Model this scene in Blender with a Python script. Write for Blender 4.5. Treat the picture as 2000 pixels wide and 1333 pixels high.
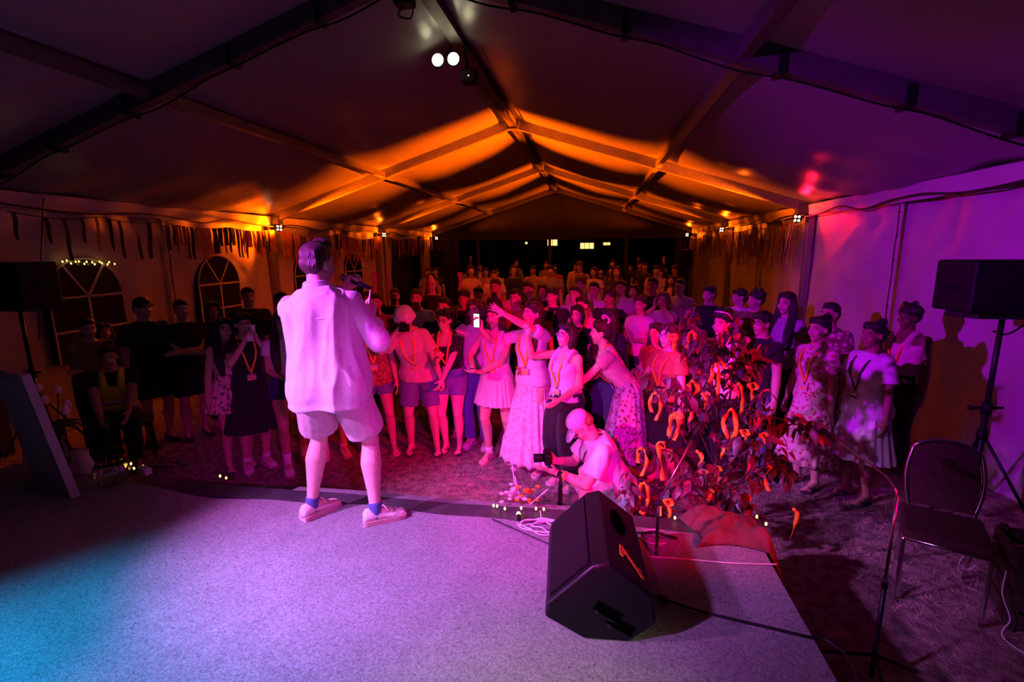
import bpy, bmesh, math, random
import numpy as np
from mathutils import Vector, Matrix, Euler, noise as mnoise
random.seed(7); np.random.seed(7)
PI = math.pi
for o in list(bpy.data.objects): bpy.data.objects.remove(o, do_unlink=True)
scene = bpy.context.scene
COL = scene.collection

# ------------------------------------------------------------------ camera
STZ0 = .48
FPX, PITCH, YAW, ROLL, CAMZ = 960.6, .1846, .1643, -.0097, 2.2
_fw = Vector((-math.sin(YAW)*math.cos(PITCH), math.cos(YAW)*math.cos(PITCH), -math.sin(PITCH)))
_rt = Vector((math.cos(YAW), math.sin(YAW), 0)); _up = _rt.cross(_fw)
_R = math.cos(ROLL)*_rt + math.sin(ROLL)*_up; _U = -math.sin(ROLL)*_rt + math.cos(ROLL)*_up
camd = bpy.data.cameras.new('camera'); cam = bpy.data.objects.new('camera', camd); COL.objects.link(cam)
camd.sensor_width = 36; camd.lens = FPX/2000*36; camd.clip_start = .05; camd.clip_end = 200
M = Matrix((_R, _U, -_fw)).transposed().to_4x4(); M.translation = (0, 0, CAMZ)
cam.matrix_world = M
scene.camera = cam
def ray(u, v): return _fw + _R*((u-1000)/FPX) - _U*((v-666.5)/FPX)
def atz(u, v, z=0.):
    d = ray(u, v); t = (z-CAMZ)/d.z; return Vector((d.x*t, d.y*t, z))
def aty(u, v, y):
    d = ray(u, v); t = y/d.y; return Vector((d.x*t, y, CAMZ+d.z*t))

# ------------------------------------------------------------------ view and world
vs = scene.view_settings
vs.view_transform = 'Standard'; vs.look = 'None'; vs.gamma = 1; vs.exposure = 0; vs.use_curve_mapping = False
w = bpy.data.worlds.new('night'); scene.world = w; w.use_nodes = True
w.node_tree.nodes['Background'].inputs[0].default_value = (.35, .12, .16, 1)
w.node_tree.nodes['Background'].inputs[1].default_value = .004

# ------------------------------------------------------------------ lights
def spot(name, loc, target, color, watts, deg=60, blend=.6, radius=.08):
    l = bpy.data.lights.new(name, 'SPOT'); l.energy = watts; l.color = color; l.spot_size = math.radians(deg)
    l.spot_blend = blend; l.shadow_soft_size = radius
    o = bpy.data.objects.new(name, l); COL.objects.link(o); o.location = loc
    o.rotation_euler = (Vector(target)-Vector(loc)).to_track_quat('-Z', 'Y').to_euler()
    return o
# lanterns of the stage rig, hung left, right and behind the photographer
LX, LY, LZ = -4.1, .7, 3.3
spot('rig_lantern_lilac', (LX, LY, LZ), (-1.2, 2.8, .8), (.78, .18, 1.0), 1800, 40, .75, .07)
spot('rig_lantern_violet', (LX, LY-.35, LZ-.1), (3.3, 6.0, 1.6), (.55, .0, 1.0), 2600, 34, .9, .07)
spot('rig_lantern_pink', (-.55, -1.6, 2.9), (-.2, 4.7, .6), (1.0, .0, .58), 1800, 28, .6, .07)
spot('rig_lantern_floor', (LX+.9, LY-1.1, LZ), (-.55, 2.3, STZ0), (.66, .19, 1.0), 1050, 42, .9, .1)
spot('rig_lantern_blue', (LX-.2, LY-1.5, LZ), (-2.25, 1.05, STZ0), (.0, .40, 1.0), 2500, 37, 1, .1)
spot('rig_lantern_white', (.2, -1.2, 3.3), (-.15, 1.0, STZ0), (1.0, .86, .6), 620, 29, 1, .1)
spot('rig_lantern_magenta', (1.3, -1.5, 2.9), (-1.5, 2.8, .9), (1.0, .0, .8), 560, 26, .8, .07)
spot('rig_lantern_red', (3.1, .4, 2.75), (-.6, 5.1, .6), (1.0, .0, .04), 2100, 40, .8, .07)

# ------------------------------------------------------------------ materials
MATS = {}
def mat(name, color=(.5, .5, .5), rough=.6, metal=0., spec=.5, emit=None, estr=0., bump=0., bscale=40., vary=0., vscale=8., sheen=0., alpha=1., trans=0., color2=None, kind='noise', coat=0., stretch=(1, 1, 1)):
    if name in MATS: return MATS[name]
    m = bpy.data.materials.new(name); m.use_nodes = True; nt = m.node_tree; n = nt.nodes; b = n['Principled BSDF']
    b.inputs['Base Color'].default_value = (*color, 1); b.inputs['Roughness'].default_value = rough
    b.inputs['Metallic'].default_value = metal; b.inputs['Specular IOR Level'].default_value = spec
    if coat: b.inputs['Coat Weight'].default_value = coat
    if sheen: b.inputs['Sheen Weight'].default_value = sheen
    if trans: b.inputs['Transmission Weight'].default_value = trans
    if alpha < 1: b.inputs['Alpha'].default_value = alpha
    if emit: b.inputs['Emission Color'].default_value = (*emit, 1); b.inputs['Emission Strength'].default_value = estr
    if bump or vary or color2:
        tc = n.new('ShaderNodeTexCoord'); mp = n.new('ShaderNodeMapping'); nt.links.new(tc.outputs['Object'], mp.inputs[0])
        mp.inputs['Scale'].default_value = stretch
    if bump:
        t = n.new('ShaderNodeTexNoise'); t.inputs['Scale'].default_value = bscale; t.inputs['Detail'].default_value = 4
        nt.links.new(mp.outputs[0], t.inputs[0])
        bp = n.new('ShaderNodeBump'); bp.inputs['Strength'].default_value = bump; bp.inputs['Distance'].default_value = .02
        nt.links.new(t.outputs['Fac'], bp.inputs['Height']); nt.links.new(bp.outputs[0], b.inputs['Normal'])
    if vary or color2:
        if kind == 'noise':
            t2 = n.new('ShaderNodeTexNoise'); t2.inputs['Scale'].default_value = vscale; t2.inputs['Detail'].default_value = 5; out = t2.outputs['Fac']
            nt.links.new(mp.outputs[0], t2.inputs[0])
        elif kind == 'stripe':
            t2 = n.new('ShaderNodeTexWave'); t2.inputs['Scale'].default_value = vscale; t2.bands_direction = 'Z'; out = t2.outputs['Fac']
            nt.links.new(mp.outputs[0], t2.inputs[0])
        elif kind == 'vstripe':
            t2 = n.new('ShaderNodeTexWave'); t2.inputs['Scale'].default_value = vscale; t2.bands_direction = 'X'; out = t2.outputs['Fac']
            nt.links.new(mp.outputs[0], t2.inputs[0])
        else:
            t2 = n.new('ShaderNodeTexVoronoi'); t2.inputs['Scale'].default_value = vscale; out = t2.outputs['Distance']
            nt.links.new(mp.outputs[0], t2.inputs[0])
        r = n.new('ShaderNodeValToRGB'); c2 = color2 or tuple(c*(1-vary) for c in color)
        lo, hi = (.38, .62) if kind != 'spots' else (.25, .5)
        r.color_ramp.elements[0].position = lo; r.color_ramp.elements[1].position = hi
        r.color_ramp.elements[0].color = (*c2, 1); r.color_ramp.elements[1].color = (*color, 1)
        nt.links.new(out, r.inputs[0]); nt.links.new(r.outputs[0], b.inputs['Base Color'])
    MATS[name] = m
    return m

# ------------------------------------------------------------------ mesh builder
class MB:
    def __init__(s): s.v = []; s.f = []
    def add(s, vs, fs):
        k = len(s.v); s.v += [tuple(p) for p in vs]; s.f += [tuple(i+k for i in f) for f in fs]; return s
    def box(s, c, size, rot=None):
        c = Vector(c); h = [x/2 for x in size]
        vs = [Vector((x*h[0], y*h[1], z*h[2])) for x in (-1, 1) for y in (-1, 1) for z in (-1, 1)]
        if rot is not None: vs = [rot @ p for p in vs]
        return s.add([c+p for p in vs], [(0, 1, 3, 2), (4, 6, 7, 5), (0, 4, 5, 1), (2, 3, 7, 6), (0, 2, 6, 4), (1, 5, 7, 3)])
    def beam(s, p0, p1, wd, ht, up=(0, 0, 1)):
        p0 = Vector(p0); p1 = Vector(p1); d = (p1-p0); L = d.length; d.normalize()
        x = d.cross(Vector(up)).normalized(); z = x.cross(d)
        R = Matrix((x, d, z)).transposed()
        return s.box((p0+p1)/2, (wd, L, ht), R)
    def tube(s, pts, r, n=8, caps=True, closed=False):
        pts = [Vector(p) for p in pts]; m = len(pts); rr = r if hasattr(r, '__len__') else [r]*m
        d0 = (pts[1]-pts[0]).normalized()
        a = d0.orthogonal().normalized(); vs = []
        for i, p in enumerate(pts):
            if closed: d = (pts[(i+1) % m]-pts[i-1]).normalized()
            else: d = (pts[min(i+1, m-1)]-pts[max(i-1, 0)]).normalized()
            a = (a - d*a.dot(d)).normalized(); b = d.cross(a)
            vs += [p + (a*math.cos(2*PI*k/n)+b*math.sin(2*PI*k/n))*rr[i] for k in range(n)]
        fs = []
        for i in range(m if closed else m-1):
            j = (i+1) % m
            for k in range(n): fs.append((i*n+k, i*n+(k+1) % n, j*n+(k+1) % n, j*n+k))
        if caps and not closed: fs += [tuple(range(n))[::-1], tuple((m-1)*n+k for k in range(n))]
        return s.add(vs, fs)
    def sphere(s, c, r, rot=None, nu=12, nv=8):
        c = Vector(c); r = r if hasattr(r, '__len__') else (r, r, r)
        vs = [Vector((0, 0, r[2]))]; fs = []
        for j in range(1, nv):
            t = PI*j/nv
            for i in range(nu):
                a = 2*PI*i/nu; vs.append(Vector((r[0]*math.sin(t)*math.cos(a), r[1]*math.sin(t)*math.sin(a), r[2]*math.cos(t))))
        vs.append(Vector((0, 0, -r[2])))
        for i in range(nu): fs.append((0, 1+i, 1+(i+1) % nu))
        for j in range(nv-2):
            for i in range(nu):
                a = 1+j*nu+i; b = 1+j*nu+(i+1) % nu; fs.append((a, a+nu, b+nu, b))
        L = len(vs)-1
        for i in range(nu): fs.append((L, L-nu+(i+1) % nu, L-nu+i))
        if rot is not None: vs = [rot @ p for p in vs]
        return s.add([c+p for p in vs], fs)
    def loft(s, rings, caps=True):
        n = len(rings[0]); vs = []; fs = []
        for r in rings: vs += r
        for j in range(len(rings)-1):
            for i in range(n): fs.append((j*n+i, j*n+(i+1) % n, (j+1)*n+(i+1) % n, (j+1)*n+i))
        if caps: fs += [tuple(range(n))[::-1], tuple((len(rings)-1)*n+k for k in range(n))]
        return s.add(vs, fs)
    def lathe(s, prof, c=(0, 0, 0), n=20):
        c = Vector(c)
        return s.loft([[c+Vector((r*math.cos(2*PI*k/n), r*math.sin(2*PI*k/n), z)) for k in range(n)] for r, z in prof])
    def prism(s, poly, off):
        off = Vector(off); a = [Vector(p) for p in poly]; n = len(a)
        return s.add(a+[p+off for p in a], [tuple(range(n))[::-1], tuple(range(n, 2*n))]+[(i, (i+1) % n, n+(i+1) % n, n+i) for i in range(n)])
    def grid(s, fn, nu, nv):
        vs = [fn(i/nu, j/nv) for j in range(nv+1) for i in range(nu+1)]
        return s.add(vs, [(j*(nu+1)+i, j*(nu+1)+i+1, (j+1)*(nu+1)+i+1, (j+1)*(nu+1)+i) for j in range(nv) for i in range(nu)])
    def mesh(s, name, smooth=False):
        me = bpy.data.meshes.new(name); me.from_pydata(s.v, [], s.f)
        bm = bmesh.new(); bm.from_mesh(me); bmesh.ops.recalc_face_normals(bm, faces=bm.faces); bm.to_mesh(me); bm.free()
        if smooth: me.shade_smooth()
        me.update(); return me
    def build(s, name, m, parent=None, smooth=False, loc=None):
        return obj(name, s.mesh(name, smooth), m, parent, loc)

def obj(name, me, m=None, parent=None, loc=None):
    o = bpy.data.objects.new(name, me); COL.objects.link(o)
    if m is not None and not me.materials: me.materials.append(m)
    if parent is not None: o.parent = parent
    if loc is not None: o.location = loc
    return o
def tag(o, label=None, cat=None, group=None, kind=None):
    if label: o['label'] = label
    if cat: o['category'] = cat
    if group: o['group'] = group
    if kind: o['kind'] = kind
    return o
def empty(name, loc=(0, 0, 0), rz=0., label=None, cat=None, group=None, kind=None):
    o = bpy.data.objects.new(name, None); COL.objects.link(o); o.location = loc; o.rotation_euler = (0, 0, rz)
    o.empty_display_size = .1
    return tag(o, label, cat, group, kind)
def bevel(o, wd=.01, seg=2):
    b = o.modifiers.new('bevel', 'BEVEL'); b.width = wd; b.segments = seg; b.limit_method = 'ANGLE'; return o
def bez(pts, n=10):
    # smooth path through the points
    P = [Vector(p) for p in pts]; P = [2*P[0]-P[1]]+P+[2*P[-1]-P[-2]]; out = []
    for i in range(1, len(P)-2):
        for k in range(n):
            t = k/n; a, b, c, d = P[i-1], P[i], P[i+1], P[i+2]
            out.append(.5*((2*b)+(-a+c)*t+(2*a-5*b+4*c-d)*t*t+(-a+3*b-3*c+d)*t**3))
    return out+[P[-2]]

# colours of things
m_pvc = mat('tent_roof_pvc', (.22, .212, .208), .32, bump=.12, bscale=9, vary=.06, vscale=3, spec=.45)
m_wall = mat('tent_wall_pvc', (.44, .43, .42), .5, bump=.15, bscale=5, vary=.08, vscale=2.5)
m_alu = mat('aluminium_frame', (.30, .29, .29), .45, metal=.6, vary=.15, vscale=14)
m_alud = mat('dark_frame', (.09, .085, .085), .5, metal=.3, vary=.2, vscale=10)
m_black = mat('black_plastic', (.007, .007, .008), .55, spec=.22, bump=.1, bscale=200)
m_blackm = mat('black_metal', (.018, .018, .02), .4, metal=.4, vary=.3)
m_chrome = mat('chrome_tube', (.72, .71, .72), .2, metal=1., vary=.05)
m_pane = mat('window_film', (.012, .012, .014), .22, spec=.35, vary=.3, vscale=3)  # clear film; the night outside is put into its dark colour
m_bar = mat('glazing_tape', (.5, .48, .46), .6, vary=.1)
m_warm = mat('warm_bulb', (1, .8, .4), .4, emit=(1, .55, .1), estr=4.5, vary=.02)
m_white = mat('white_lacquer', (.7, .68, .66), .5, vary=.06, vscale=6)

# ------------------------------------------------------------------ ground
XL, XR, XC = -6.42, 3.58, -1.47
EZ, RZ = 2.82, 4.40
Y0, BAY = 4.17, 5.04
FY = [Y0+BAY*i for i in range(-2, 4)]
STZ, STY, STX = .48, 2.92, 1.0
m_grass = mat('trodden_grass', (.34, .25, .22), .9, bump=.8, bscale=60, color2=(.14, .1, .09), vscale=14)
g = MB().grid(lambda a, b: (-40+80*a, -12+72*b, .0), 8, 8).build('floor', m_grass); tag(g, kind='structure')
# tufts of grass in front of the stage
def blades(n, x0, x1, y0, y1, name, m, hmin, hmax, wd, flat=.6):
    v = np.zeros((n, 3, 3)); r = np.random.rand
    x = x0+(x1-x0)*r(n); y = y0+(y1-y0)*r(n); a = 2*PI*r(n); h = hmin+(hmax-hmin)*r(n)**2; ln = flat*h*(.3+r(n))*1.5; b = 2*PI*r(n)
    v[:, 0] = np.c_[x-np.cos(a)*wd, y-np.sin(a)*wd, 0*x]; v[:, 1] = np.c_[x+np.cos(a)*wd, y+np.sin(a)*wd, 0*x]
    v[:, 2] = np.c_[x+np.cos(b)*ln, y+np.sin(b)*ln, h]
    me = bpy.data.meshes.new(name); me.from_pydata(v.reshape(-1, 3).tolist(), [], np.arange(3*n).reshape(-1, 3).tolist())
    return obj(name, me, m)
o = blades(60000, -5.5, 3.2, 2.95, 8.2, 'grass', mat('grass_blade', (.5, .36, .3), .8, vary=.5, vscale=3), .012, .05, .0025, 1.2)
tag(o, 'short trodden brown grass between the stage and the crowd', 'grass', kind='stuff')
o = blades(900, -2.5, 1.2, 3.0, 5.2, 'straw', mat('dry_straw', (.5, .42, .25), .7, vary=.3, vscale=3), .01, .03, .003, 3.2)
tag(o, 'pale dry straw stalks lying loose on the grass', 'straw', kind='stuff')

# ------------------------------------------------------------------ stage
def felt():
    m = bpy.data.materials.new('grey_felt_carpet'); m.use_nodes = True; nt = m.node_tree; n = nt.nodes; b = n['Principled BSDF']
    tc = n.new('ShaderNodeTexCoord')
    t1 = n.new('ShaderNodeTexNoise'); t1.inputs['Scale'].default_value = 95; t1.inputs['Detail'].default_value = 6; t1.inputs['Roughness'].default_value = .7; t1.inputs['Distortion'].default_value = 1.2
    t2 = n.new('ShaderNodeTexNoise'); t2.inputs['Scale'].default_value = 5; t2.inputs['Detail'].default_value = 3
    nt.links.new(tc.outputs['Object'], t1.inputs[0]); nt.links.new(tc.outputs['Object'], t2.inputs[0])
    r = n.new('ShaderNodeValToRGB'); r.color_ramp.elements[0].position = .34; r.color_ramp.elements[1].position = .6
    r.color_ramp.elements[0].color = (.12, .12, .125, 1); r.color_ramp.elements[1].color = (.42, .415, .41, 1)
    nt.links.new(t1.outputs['Fac'], r.inputs[0])
    mx = n.new('ShaderNodeMix'); mx.data_type = 'RGBA'; mx.blend_type = 'MULTIPLY'; mx.inputs[0].default_value = .35
    nt.links.new(r.outputs[0], mx.inputs[6]); nt.links.new(t2.outputs['Fac'], mx.inputs[7]); nt.links.new(mx.outputs[2], b.inputs['Base Color'])
    b.inputs['Roughness'].default_value = .95; b.inputs['Specular IOR Level'].default_value = .15
    bp = n.new('ShaderNodeBump'); bp.inputs['Strength'].default_value = .5; bp.inputs['Distance'].default_value = .01
    nt.links.new(t1.outputs['Fac'], bp.inputs['Height']); nt.links.new(bp.outputs[0], b.inputs['Normal'])
    return m
m_felt = felt()
SX0 = -4.75
st = empty('stage', (0, 0, 0), kind='structure'); st['label'] = 'low stage covered with grey felt carpet'
o = MB().box(((SX0+STX)/2, STY/2-2.5, .225), (STX-SX0, STY+5, .45)).build('platform', mat('stage_black_board', (.02, .02, .022), .6, vary=.3), st)
# carpet, its front edge slightly uneven, with a rounded near right corner
def carpet_edge(x):
    if x < -3.0: return STY-.02+.28*min(1, (-3.0-x)/1.2)*.8
    return STY-.04+.02*math.sin(x*3.1)+.015*math.sin(x*7.7)
MBc = MB()
nx, ny = 60, 26
def cpt(a, b):
    x = SX0+.02+(STX-SX0-.02)*a; y1 = carpet_edge(x); y = -4.8+(y1+4.8)*b
    return (x, y, STZ+.002*math.sin(x*2.3+y*1.7))
MBc.grid(cpt, nx, ny)
n0 = len(MBc.v)
MBc.build('carpet', m_felt, st, True)
mb = MB()
for i in range(nx):
    a = cpt(i/nx, 1); b = cpt((i+1)/nx, 1); mb.add([a, b, (b[0], b[1], STZ-.012), (a[0], a[1], STZ-.012)], [(0, 1, 2, 3)])
for j in range(ny):
    a = cpt(1, j/ny); b = cpt(1, (j+1)/ny); mb.add([a, b, (b[0], b[1], STZ-.03), (a[0], a[1], STZ-.03)], [(0, 1, 2, 3)])
mb.build('carpet_hem', m_felt, st)
# wooden front lip in front of the carpet and a grey cover strip on its far edge
MB().box((-1.05, STY+.045, STZ-.02), (4.1, .16, .03)).build('front_board', mat('painted_board', (.06, .055, .06), .55, vary=.4, vscale=5), st)
MB().grid(lambda a, b: (-2.15+2.3*a, STY+.115+.09*b+.01*math.sin(a*9), STZ-.002-.018*b), 24, 2).build('cover_strip', m_felt, st)
# loose felt flap folded over beside the cables
MB().prism([(-.62, 2.86, STZ+.002), (-.2, 2.62, STZ+.002), (-.18, 2.6, STZ+.002), (-.61, 2.84, STZ+.002)], (0, 0, .006)).build('carpet_fold', mat('felt_underside', (.05, .05, .055), .9, vary=.2), st)

# ------------------------------------------------------------------ tent frame
fr = empty('tent_frame', kind='structure'); fr['label'] = 'aluminium frame of the marquee with posts, rafters and purlins'
ZP = (EZ+RZ)/2
for i, y in enumerate(FY):
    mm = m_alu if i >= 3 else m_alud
    for x in (XL, XR):
        s = 1 if x == XL else -1
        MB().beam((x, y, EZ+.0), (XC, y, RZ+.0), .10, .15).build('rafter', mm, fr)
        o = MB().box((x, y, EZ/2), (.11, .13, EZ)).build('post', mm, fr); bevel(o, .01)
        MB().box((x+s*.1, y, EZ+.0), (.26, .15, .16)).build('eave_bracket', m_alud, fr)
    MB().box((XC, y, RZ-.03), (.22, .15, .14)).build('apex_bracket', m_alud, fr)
for i in range(len(FY)-1):
    y0, y1 = FY[i], FY[i+1]
    for x, z in (((XL+XC)/2, ZP), ((XR+XC)/2, ZP)):
        MB().beam((x, y0+.05, z-.01), (x, y1-.05, z-.01), .09, .1).build('purlin', m_alud, fr)
    MB().beam((XC, y0+.07, RZ+.0), (XC, y1-.07, RZ+.0), .13, .12).build('ridge_beam', m_alud, fr)
    for x in (XL, XR): MB().beam((x, y0+.06, EZ+.02), (x, y1-.06, EZ+.02), .09, .11).build('eave_beam', m_alud, fr)
# black cable clamps on the nearest rafters, and the cable they hold
for s, x1 in ((1, XR), (-1, XL)):
    for t in (.16, .33, .55, .72, .86):
        p = Vector((XC, FY[2], RZ)).lerp(Vector((x1, FY[2], EZ)), t)
        MB().box(p+Vector((0, 0, -.03)), (.045, .14, .16)).build('cable_clamp', m_black, fr)
    pts = [Vector((XC, FY[2], RZ-.1)).lerp(Vector((x1, FY[2], EZ-.1)), t/16)+Vector((0, .03*math.sin(t), -.012*(t % 3))) for t in range(17)]
    MB().tube(bez(pts, 3), .008, 5).build('frame_cable', m_black, fr)

# ------------------------------------------------------------------ roof membrane
rf = empty('ceiling', kind='structure'); rf['label'] = 'white fabric roof of the marquee'
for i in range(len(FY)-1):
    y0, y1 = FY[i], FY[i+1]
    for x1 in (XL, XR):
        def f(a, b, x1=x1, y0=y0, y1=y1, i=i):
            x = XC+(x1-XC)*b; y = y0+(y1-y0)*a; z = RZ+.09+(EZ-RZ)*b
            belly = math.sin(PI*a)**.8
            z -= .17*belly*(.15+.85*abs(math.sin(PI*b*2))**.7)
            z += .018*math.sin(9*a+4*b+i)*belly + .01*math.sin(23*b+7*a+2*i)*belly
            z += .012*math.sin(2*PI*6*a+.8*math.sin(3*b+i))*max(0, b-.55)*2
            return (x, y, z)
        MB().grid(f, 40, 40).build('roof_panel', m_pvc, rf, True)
# valance hanging below the eaves
for x1, s in ((XL, 1), (XR, -1)):
    for i in range(1, len(FY)-1):
        y0, y1 = FY[i], FY[i+1]
        MB().grid(lambda a, b: (x1+s*(.075+.012*math.sin(40*a+3*b)), y0+.08+(y1-y0-.16)*a, EZ+.06-.16*b-.03*math.sin(PI*a)*b), 40, 2).build('valance', m_wall, rf, True)

# ------------------------------------------------------------------ walls
def wall(name, x, s, skip=()):
    r = empty(name, kind='structure'); r['label'] = 'white fabric side wall of the marquee'
    for i in range(0, len(FY)-1):
        for h in (0, 1):
            if (i, h) in skip: continue
            y0 = FY[i]+BAY/2*h; y1 = y0+BAY/2
            def f(a, b, y0=y0, y1=y1, i=i, h=h):
                y = y0+(y1-y0)*a; z = EZ*b; e = math.sin(PI*a)**.6
                d = .05*math.sin(5*a+7*b+i*3+h)*e+.03*math.sin(14*a-9*b+i+2*h)*e+.018*math.sin(31*a+4*b)*e*(1-b*.5)
                if s < 0: d += .09*math.exp(-((b-(.9-.55*a))/.07)**2)*e*.8 + .06*math.exp(-((b-(1.05-.5*a))/.05)**2)*e
                return (x-s*.08+s*max(-.06, min(.07, d)), y, z)
            MB().grid(f, 36, 30).build('wall_panel', m_wall, r, True)
            # seam tape with lacing eyelets between the panels
            if h == 0:
                MB().box((x-s*.005, y1, EZ/2), (.012, .09, EZ)).build('seam_tape', m_bar, r)
                for k in range(9): MB().tube([(x+s*.002, y1, .35+k*.28), (x+s*.01, y1, .35+k*.28)], .014, 8).build('eyelet', m_blackm, r)
                MB().tube([(x+s*.012, y1+.006*math.sin(k), .25+k*.09) for k in range(28)], .006, 5).build('lacing', m_black, r)
    return r
wl = wall('wall_left', XL, 1, skip=((4, 0), (4, 1)))
wr = wall('wall_right', XR, -1)
# the far left bay: fabric strip either side of a doorway with dark curtains
for a0, a1 in ((FY[4], 14.75), (18.0, FY[5])):
    MB().grid(lambda a, b: (XL-.02+.05*math.sin(a*9+b*2), a0+(a1-a0)*a, EZ*b), 12, 10).build('wall_panel', m_wall, wl, True)
MB().grid(lambda a, b: (XL-.02, 14.75+3.25*a, 2.55+.3*b), 12, 3).build('wall_panel', m_wall, wl, True)
d1 = empty('door_1', (XL, 16.4, 0), kind='structure'); d1['label'] = 'dark doorway with curtains in the left tent wall'
MB().box((-.25, 0, 1.28), (.02, 3.3, 2.56)).build('doorway_darkness', mat('painted_darkness', (.01, .01, .011), .9, vary=.3), d1)  # black sheet stands for the unlit dark behind the doorway
for yy, wd in ((-1.62, .5), (1.5, .42)):
    MB().grid(lambda a, b: (.06+.05*math.sin(a*16+b)+.03*math.sin(a*31), yy-wd/2+wd*a*(.55+.45*abs(2*b-1)**.8)+.05*(1-b), 2.7*b), 40, 12).build('curtain', m_wall, d1, True)
# back gable: dark fabric at either side of the wide opening
bg = empty('wall_back', kind='structure'); bg['label'] = 'dark gable end of the marquee above a wide opening'
m_gable = mat('gable_cloth', (.03, .028, .028), .8, vary=.3, vscale=2)
yb = FY[5]+.1
MB().prism([(XL, yb, 2.55), (XR, yb, 2.55), (XR, yb, EZ), (XC, yb, RZ), (XL, yb, EZ)], (0, .03, 0)).build('gable_panel', m_gable, bg)
for x0, x1 in ((XL, XL+1.1), (XR-.6, XR)):
    MB().grid(lambda a, b: (x0+(x1-x0)*a, yb+.05+.04*math.sin(a*18), 2.6*b), 24, 4).build('gable_panel', m_gable, bg, True)
for x in (-4.55, -1.7, 1.2): MB().box((x, yb, 1.3), (.1, .1, 2.6)).build('gable_post', m_alud, bg)
# behind the camera
MB().grid(lambda a, b: (XL+(XR-XL)*a, FY[0]+.2, 4.4*b), 4, 4).build('wall_rear', m_gable); tag(bpy.data.objects['wall_rear'], kind='structure')

# windows: arched clear film with stuck glazing bars
def window(n, yc, x=XL, s=1, wd=.94, zb=.85, zs=1.66, zt=2.14):
    r = empty('window_%d' % n, (x+s*.0, yc, 0), kind='structure'); r['label'] = 'arched clear window in the white tent wall'
    h = wd/2; arc = [(h*math.cos(PI*k/16), zs+(zt-zs)*math.sin(PI*k/16)) for k in range(17)]
    poly = [(-h, zb), (h, zb)]+arc
    MB().prism([(s*.012, -p[0]*1.0, p[1]) for p in poly], (-s*.1, 0, 0)).build('pane', m_pane, r)
    def bar(p, q, wd=.028):
        d = Vector((0, q[0]-p[0], q[1]-p[1])); L = d.length
        MB().beam((s*.018, p[0], p[1]), (s*.018, q[0], q[1]), wd, .008, (1, 0, 0)).build('glazing_bar', m_bar, r)
    bar((-h, zs), (h, zs)); bar((0, zb), (0, zs)); bar((0, zs), (-h*.55, zs+(zt-zs)*.83)); bar((0, zs), (h*.55, zs+(zt-zs)*.83))
    bar((-h, zs-.42), (h, zs-.42)); 
    pts = [(s*.014, -p[0]*1.01, p[1]) for p in arc]
    MB().tube([(s*.012, -h, zb)]+pts+[(s*.012, h, zb)], .012, 6).build('pane_edge', m_bar, r)
    return r
for n, yc in enumerate((5.36, 7.66, 10.35, 12.6)): window(n+1, yc)
window(5, 2.9)

# ------------------------------------------------------------------ people
BAKE = []          # (object, fold settings): modifiers are applied in one pass at the end
def soft(o, voxel, smooth=2, fold=None, factor=.5):
    r = o.modifiers.new('remesh', 'REMESH'); r.mode = 'VOXEL'; r.voxel_size = voxel; r.use_smooth_shade = True
    if smooth:
        s = o.modifiers.new('smooth', 'SMOOTH'); s.iterations = smooth; s.factor = factor
    BAKE.append((o, fold)); return o
def vnoise(p, seed=0):
    i = np.floor(p).astype(np.int64); f = p-i; f = f*f*(3-2*f); out = 0
    for dx in (0, 1):
        for dy in (0, 1):
            for dz in (0, 1):
                h = (i[:, 0]+dx)*374761393+(i[:, 1]+dy)*668265263+(i[:, 2]+dz)*2147483647+seed*974711
                h = (h ^ (h >> 13))*1274126177; h = (h ^ (h >> 16)) & 0xffff
                wgt = (f[:, 0] if dx else 1-f[:, 0])*(f[:, 1] if dy else 1-f[:, 1])*(f[:, 2] if dz else 1-f[:, 2])
                out = out+wgt*(h/65535.)
    return out*2-1
def bake_all():
    dg = bpy.context.evaluated_depsgraph_get(); dg.update()
    new = []
    for o, fold in BAKE: new.append(bpy.data.meshes.new_from_object(o.evaluated_get(dg)))
    for (o, fold), me in zip(BAKE, new):
        o.modifiers.clear(); old = o.data; ms = list(old.materials)
        if not me.materials:
            for m in ms: me.materials.append(m)
        o.data = me; me.name = old.name; bpy.data.meshes.remove(old)
        if fold:
            n = len(me.vertices); co = np.empty(n*3, 'f'); me.vertices.foreach_get('co', co); co = co.reshape(-1, 3)
            nn = np.empty(n*3, 'f'); me.vertex_normals.foreach_get('vector', nn); nn = nn.reshape(-1, 3)
            amp, fx, fz, seed = fold[:4]
            q = co.astype('d')*np.array([fx, fx, fz])
            wv = vnoise(q*.6+11, seed+3)
            a = vnoise(q+wv[:, None]*.8, seed); b = vnoise(q*2.1+wv[:, None], seed+9)
            d = (1-2*np.abs(a))*.7+(1-2*np.abs(b))*.35
            co = co+nn*(amp*d)[:, None]
            me.vertices.foreach_set('co', co.astype('f').ravel()); me.update()
        me.shade_smooth()

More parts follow.
